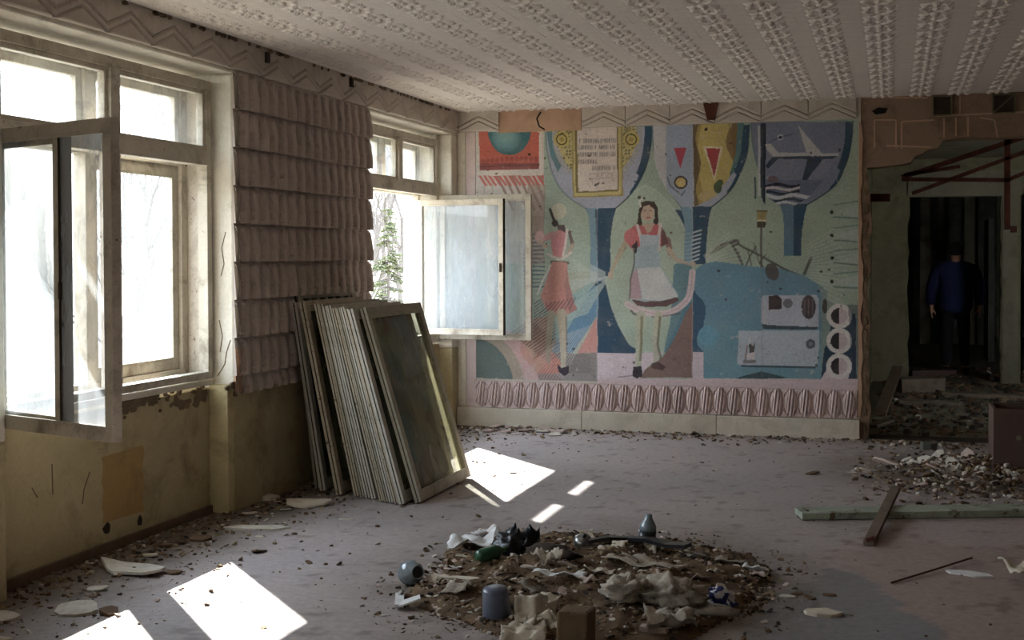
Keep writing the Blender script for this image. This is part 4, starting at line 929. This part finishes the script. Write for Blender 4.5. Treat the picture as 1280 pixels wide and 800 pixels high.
b = MB(); b.grid(110, 120, lambda u, v: (1.55+u*2.0, 5.0+v*2.25, hp(1.55+u*2.0, 5.0+v*2.25)+(.004 if hp(1.55+u*2.0, 5.0+v*2.25) > 0 else -.004)+.006*nz(u*60, v*60)))
tag(b.build('rubbish_heap', 'soil', smooth=True), 'low dark heap of earth and rubbish in the middle of the floor', 'heap', kind='stuff')
# loose grit: one uncountable scatter per area
def scatter(name, label, n, fn, smin, smax, mats, wts, seed):
    rr = random.Random(seed); b = MB(); k = 0
    while k < n:
        p = fn(rr)
        if p is None: continue
        x, y, z = p; s_ = smin+(smax-smin)*rr.random()**3; a = rr.uniform(0, 6.28); m_ = 4 if s_ < .02 else 5; mi = rr.choices(range(len(mats)), wts)[0]
        th = s_*rr.uniform(.12, .6); tl = Vector((rr.gauss(0, .35), rr.gauss(0, .35), 1)).normalized()
        pts = []
        for i in range(m_):
            q = a+i*6.283/m_+rr.uniform(-.3, .3); r_ = s_*rr.uniform(.4, .7); dx = math.cos(q)*r_; dy = math.sin(q)*r_*.8; pts.append(Vector((x+dx, y+dy, z+abs(th)*.5-(tl.x*dx+tl.y*dy)+s_*.1)))
        c = Vector((x, y, z+th)); b.add(pts+[p_-Vector((0, 0, th*.8)) for p_ in pts]+[c], [(i, (i+1) % m_, 2*m_) for i in range(m_)]+[(m_+i, m_+(i+1) % m_, (i+1) % m_, i) for i in range(m_)], mi); k += 1
    return tag(b.build(name, mats), label, 'debris', kind='stuff')
def f_heap(rr):
    x = rr.uniform(1.5, 3.6); y = rr.uniform(4.95, 7.3); r_ = math.hypot((x-2.55)/.9, (y-6.12)/1.05)
    if r_ > 1.25 or (r_ > .98 and rr.random() > .12): return None
    return x, y, hp(x, y)
scatter('heap_grit', 'crumbs of brick, bark and plaster strewn over the central heap', 9500, f_heap, .005, .032, ['flake_dark', 'flake_tan', 'flake', 'flake_pink', 'dark_wood'], (42, 26, 13, 9, 22), 61)
def f_wall(rr):
    y = rr.uniform(4.2, 11.4); x = -.1+rr.expovariate(3.6)
    if x > 1.6: return None
    if x < .02 and not (5.05 < y < 7.15 or 9.45 < y < 11.3): return None
    return x, y, .0
scatter('wall_foot_grit', 'grit and plaster crumbs lying along the foot of the window wall', 4200, f_wall, .004, .032, ['flake_dark', 'flake_tan', 'flake', 'flake_pink', 'dark_wood'], (48, 26, 10, 4, 12), 62)
def f_floor(rr):
    return rr.uniform(.6, 6.2), rr.uniform(4.6, 11.4), .0
scatter('floor_grit', 'small dark chips scattered across the open floor', 700, f_floor, .003, .018, ['flake_dark', 'flake_tan', 'flake', 'flake_pink'], (60, 20, 8, 12), 63)
def f_back(rr):
    x = rr.uniform(.2, 6); y = 11.45-rr.expovariate(6); return (x, y, 0.) if y > 10.6 else None
scatter('back_wall_grit', 'crumbs lying along the foot of the mural wall and threshold', 1500, f_back, .006, .045, ['flake_dark', 'flake_tan', 'flake', 'flake_pink', 'dark_wood'], (50, 18, 16, 14, 12), 64)
def f_right(rr):
    x = rr.gauss(4.75, .5); y = rr.gauss(9.7, .55); r_ = math.hypot((x-4.6)/.8, (y-9.85)/.8)
    return (x, y, .0+max(0, .14*(1-r_*1.1))) if 3.7 < x < 6.5 and 8.3 < y < 11.4 else None
scatter('rubble_grit', 'brown and white crumbs of the rubble spill on the right', 3800, f_right, .006, .045, ['flake_dark', 'flake_tan', 'flake', 'flake_pink', 'dark_wood'], (44, 20, 16, 12, 14), 65)
def f_cor(rr):
    x = rr.uniform(3.85, 6.8); y = rr.uniform(11.85, 19)
    return None if 16.9 < y < 17.3 or (x < 4.15 and y > 16.9) else (x, y, 0.)
scatter('corridor_grit', 'rubble crumbs covering the floor of the dark room beyond', 2600, f_cor, .02, .10, ['flake_dark', 'flake_tan', 'flake', 'dark_wood'], (60, 5, 1, 40), 66)

def place(name, me, label, cat, group, x, y, z=0., rot=(0, 0, 0), sc_=1.):
    o = link(name, me, None, (x, y, z), rot); o.scale = (sc_, sc_, sc_) if not isinstance(sc_, tuple) else sc_; return tag(o, label, cat, group)
FLK = {m_: [slab_mesh('plaster_flake', m_, 10+k, 1, .62, .09, 8, .2, .05*(k % 3)) for k in range(5)] for m_ in ('flake', 'flake_pink', 'card', 'flake_dark')}
ORD = 'first second third fourth fifth sixth seventh eighth ninth tenth eleventh twelfth thirteenth fourteenth fifteenth sixteenth seventeenth eighteenth nineteenth twentieth'.split()+['twenty-'+w_ for w_ in 'first second third fourth fifth sixth seventh eighth ninth'.split()]+['thirtieth']+['thirty-'+w_ for w_ in 'first second third fourth fifth'.split()]
COLN = {'white_paper': 'white', 'dirty_cloth': 'greyish', 'grey_wood': 'grey', 'bare_dark_wood': 'dark', 'bare_branch_bark': 'distant', 'plaster_flake': 'white', 'plaster_flake_pinkish': 'pinkish', 'torn_cardboard': 'cream', 'brown_grit': 'dark brown'}
def number(obs, noun, where):
    for k, o in enumerate(sorted(obs, key=lambda o: px_of(tuple(o.location))[0])):
        c = COLN.get(o.data.materials[0].name, 'pale') if o.data else 'pale'; o['label'] = '%s %s, %s from the left %s' % (c, noun, ORD[k], where)
def flakes(n, fn, smin, smax, label, group, name, seed, mats=('flake', 'flake_pink'), tilt=.15, cat='plaster flake'):
    rr = random.Random(seed); obs = []
    for k in range(n):
        x, y, z = fn(rr, k); s_ = rr.uniform(smin, smax); o = place(name, rr.choice(FLK[rr.choice(mats)]), label, cat, group, x, y, z+s_*.06, (rr.gauss(0, tilt), rr.gauss(0, tilt), rr.uniform(0, 6.28)), (s_, s_, s_*.8)); obs.append(o)
    number(obs, *label)
def on_px(px0, px1, py0, py1):
    def f(rr, k): p = fl(rr.uniform(px0, px1), rr.uniform(py0, py1)); return p.x, p.y, 0.
    return f
number(hillt, 'bare tree', 'on the hillside outside')
flakes(22, on_px(592, 742, 534, 545), .08, .24, ('flat plaster flake', 'of those lying under the mural baseboard'), 'plaster flakes under the mural', 'plaster_flake', 71, tilt=.08)
def heapf(rr, k):
    while True:
        x = rr.uniform(1.7, 3.4); y = rr.uniform(5.1, 7.1)
        if hp(x, y) > .01: return x, y, hp(x, y)
flakes(34, heapf, .05, .13, ('thin shard', 'of the light shards on the central heap'), 'pale shards on the heap', 'plaster_shard', 72, ('flake', 'card', 'flake_pink'), .35, 'shard')
flakes(14, heapf, .06, .12, ('crust fragment', 'of the dark fragments on the heap'), 'dark fragments on the heap', 'crust_fragment', 76, ('flake_dark',), .35, 'fragment')
def rub(rr, k):
    x = rr.gauss(4.45, .30); y = rr.gauss(9.85, .38); r_ = math.hypot((x-4.6)/.8, (y-9.85)/.8); return min(4.95, x), y, max(0, .13*(1-r_*1.1))
flakes(34, rub, .09, .24, ('plaster piece', 'in the rubble spill beside the brown box'), 'plaster pieces beside the brown box', 'plaster_piece', 73, ('flake', 'flake_pink', 'flake', 'flake_dark'), .35, 'plaster piece')
flakes(16, on_px(1135, 1278, 585, 612), .07, .2, ('flat plaster chip', 'in front of the rubble spill'), 'plaster chips in front of the rubble', 'plaster_chip', 74, ('flake', 'flake_pink', 'card'), .12, 'plaster chip')
def wl(rr, k):
    y = rr.uniform(4.4, 8.0); return .06+rr.expovariate(4), y, 0.
flakes(20, wl, .06, .16, ('loose chip', 'along the foot of the window wall'), 'chips at the window wall', 'plaster_chip', 75, ('flake', 'flake_dark', 'card', 'flake_dark'), .15, 'plaster chip')
flakes(8, on_px(1060, 1110, 578, 595), .05, .10, ('little chip', 'of the small patch left of the rubble'), 'chips left of the rubble', 'plaster_chip', 77, ('flake', 'flake_pink'), .1, 'plaster chip')
flakes(8, on_px(620, 1000, 560, 640), .03, .07, ('tiny chip', 'of those alone on the middle floor'), 'lone floor chips', 'plaster_chip', 78, ('flake_dark', 'flake'), .1, 'plaster chip')

def item(px, py, z, name, me, label, cat, rz=0, rx=0, ry=0, sc_=1., heap=True, group=None):
    p = fl(px, py, z); zz = (hp(p.x, p.y) if heap else 0); p = fl(px, py, zz); return place(name, me, label, cat, group, p.x, p.y, zz+.002, (rx, ry, rz), sc_)
twig = [MB().tube([(-.5, 0, 0), (-.1, .05, .04), (.5, -.03, .0)], [.04, .05, .03], 6).mesh('twig', m_) for m_ in ('wood_grey', 'dark_wood')]
# central heap items
item(590, 684, .03, 'paper_sheet', sheet_mesh('paper_sheet', 'paper', 1, .26, .20, .05, fold=.0, corner=.2), 'bright white crumpled paper at the back left of the heap', 'paper', .2)
item(618, 674, .03, 'paper_sheet', sheet_mesh('paper_sheet', 'paper', 2, .22, .17, .05), 'second white paper sheet, behind the green plastic', 'paper', -.4)
item(607, 714, .05, 'paper_strip', sheet_mesh('paper_strip', 'paper', 3, .22, .06, .02), 'flat white strip lying in front of the green plastic', 'paper', -.05)
item(573, 724, .05, 'board_piece', slab_mesh('board_piece', 'card', 4, .23, .06, .018, 8), 'pale flat splinter left of the grey cup', 'board piece', .12)
item(548, 756, .05, 'stick', slab_mesh('stick', 'flake', 5, .17, .025, .02, 7), 'short whitish stick at the heap left edge', 'stick', .5)
b = MB(); b.bar((0, 0, .02), (.07, -.19, .02), .04, .015); b.bar((.06, -.17, .02), (.15, -.13, .05), .07, .008); b.bar((.0, -.02, .02), (.03, -.03, .05), .03, .01); 
o = b.build('metal_bracket', 'paper'); p = fl(500, 748, 0); o.location = (p.x, p.y, .0); tag(o, 'bent white bracket lying on the left rim of the heap', 'bracket')
gb = empty('plastic_bottle', (0, 0, 0), 'crushed green plastic bottle beside the black bag', 'bottle')
p = fl(612, 702, .06); gb.location = (p.x, p.y, hp(p.x, p.y)+.035); gb.rotation_euler = (0, 1.45, .9); gb.scale = (.85, .85, .85)
MB().lathe([(.0, -.09), (.035, -.088), (.045, -.06), (.043, .0), (.046, .04), (.03, .075), (.013, .09), (.013, .1)], 16).build('bottle_body', 'green_bottle', gb, smooth=True); MB().lathe([(.016, .098), (.016, .115), (.012, .117)], 12).build('cap', 'green_bottle', gb)
item(641, 694, .06, 'plastic_bag', blob_mesh('plastic_bag', 'black', 3, .10, .07, .085, .55, 2.6, 28, 16), 'crumpled black plastic bag at the back of the heap', 'bag')
item(656, 690, .06, 'plastic_bag', sheet_mesh('plastic_bag', 'black', 31, .16, .14, .12, n=18), 'torn black plastic film beside the black bag', 'bag', .3, .5)
gj = empty('glass_jar', (0, 0, 0), 'round cloudy glass jar at the far left end of the heap', 'jar'); p = fl(514, 724, .03); gj.location = (p.x, p.y, .062); gj.rotation_euler = (1.35, .0, .9)
MB().lathe([(.0, -.065), (.04, -.062), (.058, -.03), (.06, .01), (.048, .04), (.034, .052), (.034, .066), (.03, .066), (.03, .05)], 22).build('jar_body', 'jarglass', gj, smooth=True); MB().lathe([(.0, .05), (.028, .05), (.028, .06)], 16).build('lid', 'black', gj)
cu = empty('plastic_cup', (0, 0, 0), 'dark blue-grey plastic cup standing upside down in the heap', 'cup'); p = fl(622, 762, .06); cu.location = (p.x, p.y, hp(p.x, p.y)-.01); cu.rotation_euler = (.08, -.06, 0)
MB().lathe([(.064, .0), (.066, .01), (.060, .07), (.056, .13), (.050, .142), (.0, .145)], 26).build('cup_body', 'steelblue', cu, smooth=True); MB().lathe([(.067, .0), (.070, .004), (.067, .012), (.063, .012)], 26).build('rim', 'steelblue', cu, smooth=True)
item(690, 700, .05, 'old_boot', blob_mesh('old_boot', 'dark_wood', 5, .15, .07, .06, .4, 2.2, 24, 14), 'dark scorched boot lying left of the heap top', 'boot', -.45)
item(685, 706, .05, 'cloth_rag', sheet_mesh('cloth_rag', 'cloth', 8, .17, .08, .07), 'pale folded rag draped along the scorched boot', 'rag', -.5)
kt = empty('metal_kettle', (0, 0, 0), 'small round dented metal pot beside the black strip', 'pot'); p = fl(729, 690, .05); kt.location = (p.x, p.y, hp(p.x, p.y)+.03); kt.rotation_euler = (.5, .3, 0)
MB().lathe([(.0, -.035), (.035, -.032), (.05, -.01), (.05, .01), (.035, .03), (.0, .038)], 20).build('pot_body', 'chrome', kt, smooth=True); MB().lathe([(.008, .036), (.012, .048), (.0, .052)], 10).build('knob', 'black', kt, smooth=True)
b = MB(); P_ = [fl(x, y, .06)+Vector((0, 0, .035)) for x, y in ((735, 690), (760, 688), (785, 686), (810, 690), (835, 694), (860, 698))]
for i, (a, c) in enumerate(zip(P_, P_[1:])): b.bar(a+Vector((0, 0, .02+.01*(i % 2))), c+Vector((0, 0, .02+.01*((i+1) % 2))), .035+.012*i, .018)
tag(b.build('rubber_strip', 'black'), 'long black rubber strip lying along the back of the heap', 'strip')
bo = empty('glass_bottle', (0, 0, 0), 'dark bottle top with torn silvery wrap, tallest thing behind the heap', 'bottle'); p = fl(808, 686, .04); bo.location = (p.x, p.y, max(.0, hp(p.x, p.y))); bo.rotation_euler = (.05, .1, 0)
MB().lathe([(.045, .0), (.048, .02), (.047, .075), (.0, .078)], 18).build('bottle_body', 'black', bo, smooth=True); MB().lathe([(.046, .07), (.044, .10), (.030, .125), (.020, .14), (.018, .16), (.0, .16)], 18).build('shoulder', 'jarglass', bo, smooth=True)
item(806, 708, .05, 'plastic_film', sheet_mesh('plastic_film', 'cloth', 13, .44, .13, .03), 'long greyish plastic film under the black rubber strip', 'plastic film', -.25)
item(700, 722, .08, 'paper_strip', sheet_mesh('paper_strip', 'paper', 14, .26, .07, .03), 'crinkled whitish strip across the heap centre', 'paper', .05)
item(750, 718, .08, 'paper_strip', sheet_mesh('paper_strip', 'card', 15, .16, .05, .03), 'short cream scrap right of the heap centre', 'paper', -.2)
item(787, 746, .07, 'cloth_rag', blob_mesh('cloth_rag', 'cloth', 8, .11, .09, .07, .6, 2.6, 40, 24), 'pointed pale cloth lump right of the brown block', 'rag', .5)
item(838, 752, .05, 'cloth_rag', blob_mesh('cloth_rag', 'cloth', 9, .15, .09, .075, .6, 2.6, 44, 24), 'larger pale cloth bundle next to the blue patterned cloth', 'rag', -.1)
item(892, 757, .02, 'patterned_cloth', blob_mesh('patterned_cloth', 'paper', 10, .095, .06, .06, .35, 2.4, 28, 14), 'crumpled blue and white patterned cloth at the heap right end', 'cloth', -.1)
N = NT('blue_pattern'); f_ = N.noise(28, 2, .5); M['blue_pattern'] = N.done(N.mix(N.rng(f_, .5, .53), lin((206, 206, 212)), lin((44, 52, 104))), .8)
bpy.data.objects['patterned_cloth'].data.materials[0] = M['blue_pattern']
b = MB(); b.tube([(-.13, 0, .02), (0, 0, .02), (.12, .01, .018)], [.016, .021, .017], 10); item(890, 770, .0, 'cardboard_tube', b.mesh('cardboard_tube', 'cloth', True), 'pale rolled tube in front of the blue patterned cloth', 'tube', .0)
item(838, 784, .03, 'cloth_rag', sheet_mesh('cloth_rag', 'cloth', 17, .22, .16, .07), 'grey-white torn cloth in front of the cloth bundle', 'rag', .3)
item(818, 786, .03, 'board_piece', slab_mesh('board_piece', 'flake_pink', 18, .16, .09, .025, 9), 'small pinkish plaster plate at the heap front right', 'board piece', .1)
bb_ = MB(); bb_.box((-.065, -.09, 0), (.065, .09, .20)); p = fl(716, 800, .06)
o = bb_.build('fibre_block', 'soil', bevel=.012); o.location = (p.x, p.y+.05, hp(p.x, p.y)-.03); o.rotation_euler = (-.1, 0, .05); tag(o, 'upright dark brown fibrous block at the front centre of the heap', 'block')
for k, (x, y, w_, d_, rz, rx, sd, lb) in enumerate(((664, 772, .15, .17, .3, .9, 21, 'tall pale torn cardboard leaf left of the brown block'), (684, 766, .13, .15, -.5, .7, 22, 'tan curled cardboard leaf touching the brown block'), (672, 790, .12, .12, .8, .8, 23, 'small white pointed cardboard leaf in front'), (655, 800, .2, .14, .2, .3, 24, 'broad pale cardboard leaf at the bottom edge of the picture'), (697, 790, .10, .08, -.3, .6, 25, 'little bent card beside the block foot'))):
    item(x, y, .05, 'torn_cardboard', sheet_mesh('torn_cardboard', 'card', sd, w_, d_, .06, t=.005, n=12), lb, 'cardboard', rz, rx)
rr_ = random.Random(5); sm = [sheet_mesh('paper_scrap', m_, 60+k, 1, .7, .22, t=.03, n=8) for k, m_ in enumerate(('card', 'paper', 'card', 'flake_pink', 'cloth'))]; obs = []
for k in range(26):
    x, y, z = heapf(rr_, k); s_ = rr_.uniform(.07, .16); obs.append(place('paper_scrap', sm[k % 5], 'x', 'paper scrap', 'torn scraps on the heap', x, y, z, (rr_.gauss(0, .3), rr_.gauss(0, .3), rr_.uniform(0, 6.3)), s_))
number(obs, 'torn scrap', 'of the curled scraps on the heap')
obs = []
for k in range(14):
    x, y, z = heapf(rr_, k); L_ = rr_.uniform(.08, .2); obs.append(place('twig', sm[0], 'x', 'stick', 'twigs on the heap', x, y, z+.012, (rr_.gauss(0, .2), rr_.gauss(0, .15), rr_.uniform(0, 6.3))))
    obs[-1].data = twig[k % 2]; obs[-1].scale = (L_, L_, L_)
number(obs, 'thin stick', 'of the sticks on the heap')
item(478+0, 0+770, 0, 'plaster_shard', FLK['flake'][1], 'lone white shard just left of the heap', 'shard', .5, sc_=.05, heap=False)
item(455, 748, 0, 'plaster_shard', FLK['flake_dark'][2], 'lone dark speck left of the heap', 'shard', .5, sc_=.04, heap=False)
# left side pieces
item(95, 764, 0, 'plaster_slab', slab_mesh('plaster_slab', 'flake', 41, .24, .20, .035, 10, .12), 'thick broken plaster slab near the bottom left corner', 'plaster slab', .1, .12, heap=False)
item(2, 774, 0, 'plaster_slab', slab_mesh('plaster_slab', 'flake', 42, .17, .14, .03, 9, .15), 'plaster slab cut by the left picture edge', 'plaster slab', .4, .1, heap=False)
item(168, 714, 0, 'cardboard_sheet', slab_mesh('cardboard_sheet', 'flake', 43, .50, .24, .012, 12, .16, .35), 'large pale curled sheet lying at the foot of the first window wall', 'cardboard sheet', -.2, heap=False)
item(250, 675, 0, 'plaster_slab', slab_mesh('plaster_slab', 'flake_dark', 45, .16, .12, .03, 9, .15), 'dark plaster lump against the niche corner', 'plaster slab', .4, .1, heap=False)
item(252, 672, 0, 'paper_scrap', FLK['flake'][0], 'small bright scrap at the niche foot', 'paper', .3, sc_=.09, heap=False)
item(322, 661, 0, 'flat_board', slab_mesh('flat_board', 'flake', 46, .42, .13, .02, 8, .05), 'long flat pale board lying left of the sash stack', 'board', .25, heap=False)
item(385, 632, 0, 'cardboard_sheet', slab_mesh('cardboard_sheet', 'card', 47, .36, .2, .012, 9, .14, .7), 'bent brown cardboard flap at the left foot of the stack', 'cardboard sheet', .3, .1, heap=False)
item(338, 624, 0, 'plaster_slab', slab_mesh('plaster_slab', 'flake', 48, .16, .12, .03, 9, .15), 'small pointed plaster lump by the wall left of the stack', 'plaster slab', 1.2, .4, heap=False)
item(433, 650, 0, 'wood_splinter', slab_mesh('wood_splinter', 'flake', 49, .14, .03, .015, 7), 'short pale splinter in front of the stack', 'splinter', .1, heap=False)
# right side pieces
a = fl(1003, 651); c = fl(1400, 645); d_ = (c-a); L_ = d_.length
pk = empty('long_plank', (a.x, a.y, 0), 'long plank with peeling green paint lying across the floor at the right', 'plank', rz=math.atan2(d_.y, d_.x))
b = MB(); n = 26
for side in (0,):
    vs = []; 
    for i in range(n+1):
        x = L_*i/n; e = .012*nz(i*1.3, 2); e2 = .012*nz(i*1.1, 9); x0 = x if i else .03*nz(3, 4); vs += [(x0, .0+e, .006), (x0+.01, .20+e2, .006), (x0+.01, .20+e2, .045), (x0, e, .045)]
    fs = []
    for i in range(n): q = i*4; fs += [(q, q+4, q+7, q+3), (q+3, q+7, q+6, q+2), (q+2, q+6, q+5, q+1), (q, q+1, q+5, q+4)]
    fs += [(0, 3, 2, 1), (n*4, n*4+1, n*4+2, n*4+3)]; b.add(vs, fs)
b.build('board', 'plank_green', pk); b = MB(); b.box((.0, .015, .0), (L_*.98, .125, .006)); b.build('underside_shadow', 'dark_wood', pk)  # dark strip stands in for the shadow under the plank
MB().tube([(.05, .06, .045), (.05, .06, .053)], .008, 8).build('nail_head', 'rust', pk)
a = fl(1086, 683); b = MB(); t_ = fl(1120, 614, .05)
st_ = empty('wooden_stake', (a.x, a.y, 0), 'short brown stake lying across the long green plank', 'stake')
b.bar((0, 0, .018), (t_.x-a.x, t_.y-a.y, .072), .06, .03); b.build('shaft', 'wood_grey', st_, bevel=.003); MB().bar((-.015, -.01, .035), (.03, .0, .05), .02, .02).build('nail', 'rust', st_)
a = fl(1114, 730); c = fl(1215, 702); MB2 = MB(); MB2.tube([(0, 0, .006), ((c-a).x*.5, (c-a).y*.5, .012), ((c-a).x, (c-a).y, .02)], .005, 6); o = MB2.build('thin_rod', 'rust'); o.location = (a.x, a.y, 0); tag(o, 'thin dark metal rod lying on the floor at the right', 'rod')
item(1211, 718, 0, 'plaster_slab', slab_mesh('plaster_slab', 'paper', 51, .27, .10, .012, 9, .1), 'flat white elongated piece beside the thin rod', 'plaster slab', -.25, heap=False)
item(1029, 768, 0, 'plaster_slab', slab_mesh('plaster_slab', 'card', 52, .18, .13, .022, 10, .1), 'pale oval plaster plate at the bottom on the grey patch', 'plaster slab', 0, heap=False)
for k, (x, y) in enumerate(((985, 746), (997, 743), (1012, 748), (1036, 744))): item(x, y, 0, 'plaster_chip', FLK['flake' if k == 0 else 'flake_dark'][k], ('pale chip' if k == 0 else 'dark chip')+' above the oval plate, %s' % ('leftmost', 'second from left', 'third from left', 'rightmost')[k], 'plaster chip', k, sc_=.09, heap=False)
item(1066, 655, 0, 'plaster_chip', FLK['flake'][3], 'white chip on the near edge of the green plank', 'plaster chip', 0, sc_=.05, heap=False)
item(1276, 722, 0, 'cardboard_sheet', sheet_mesh('cardboard_sheet', 'card', 53, .12, .3, .06, t=.008, n=12), 'torn cardboard strip at the right picture edge', 'cardboard sheet', .3, heap=False)
item(1160, 562, 0, 'plaster_slab', slab_mesh('plaster_slab', 'farwall', 54, .16, .12, .12, 8, .1), 'grey cube-like lump at the back of the rubble spill', 'plaster slab', .2, heap=False)
item(1194, 590, 0, 'plaster_slab', slab_mesh('plaster_slab', 'flake', 55, .22, .18, .04, 9, .15), 'largest pale plate leaning in the rubble spill', 'plaster slab', .2, .7, heap=False)
bxr = empty('brown_box', (4.66, 9.70, 0), 'dark brown board box standing on the floor at the right picture edge', 'box')
MB().box((0, 0, 0), (.62, .03, .50)).build('side_board', 'box_brown', bxr, bevel=.003); MB().box((0, .03, 0), (.025, .45, .50)).build('side_board', 'box_brown', bxr, bevel=.003); MB().box((.595, .03, 0), (.62, .45, .5)).build('side_board', 'box_brown', bxr, bevel=.003); MB().box((0, .45, 0), (.62, .475, .5)).build('side_board', 'box_brown', bxr, bevel=.003); MB().box((.02, .03, .44), (.60, .45, .46)).build('lid', 'box_brown', bxr)
MB().tube([(.17, -.006, .30), (.17, .002, .30)], .018, 12).build('rivet', 'olive_light', bxr)
# planks and slabs in the room beyond
random.seed(90)
for k, (x0, y0, x1, y1, w_, t, mt, lb) in enumerate(((1118, 490, 1172, 488, .3, .16, 'wood_grey', 'grey beam lying just inside the broken opening'), (1100, 520, 1122, 488, .12, .04, 'wood_brown', 'brown plank leaning to the jamb inside the opening'), (1135, 470, 1190, 469, .25, .08, 'box_brown', 'reddish board at the foot of the inner doorway'),
     (1125, 505, 1200, 508, .18, .05, 'wood_grey', 'grey plank lying crosswise in the dark room'), (1090, 535, 1112, 527, .10, .03, 'wood_grey', 'short slat at the left of the threshold'), (1092, 528, 1108, 530, .06, .03, 'wood_brown', 'thin slat at the left of the threshold'), (1180, 495, 1290, 500, .22, .05, 'wood_grey', 'long plank across the right of the dark room'))):
    a = fl(x0, y0); c = fl(x1, y1); o = MB().bar((0, 0, t/2+.001), ((c-a).x, (c-a).y, t/2+.001+(.25 if k == 1 else 0)), w_, t).build('floor_plank', mt, None, bevel=.004); o.location = (a.x, a.y, 0); tag(o, lb, 'plank')
th = MB().box((3.78, YB+.02, -.01), (6.6, YB+.22, .015)).build('trim_threshold', 'dark_wood'); tag(th, kind='structure')
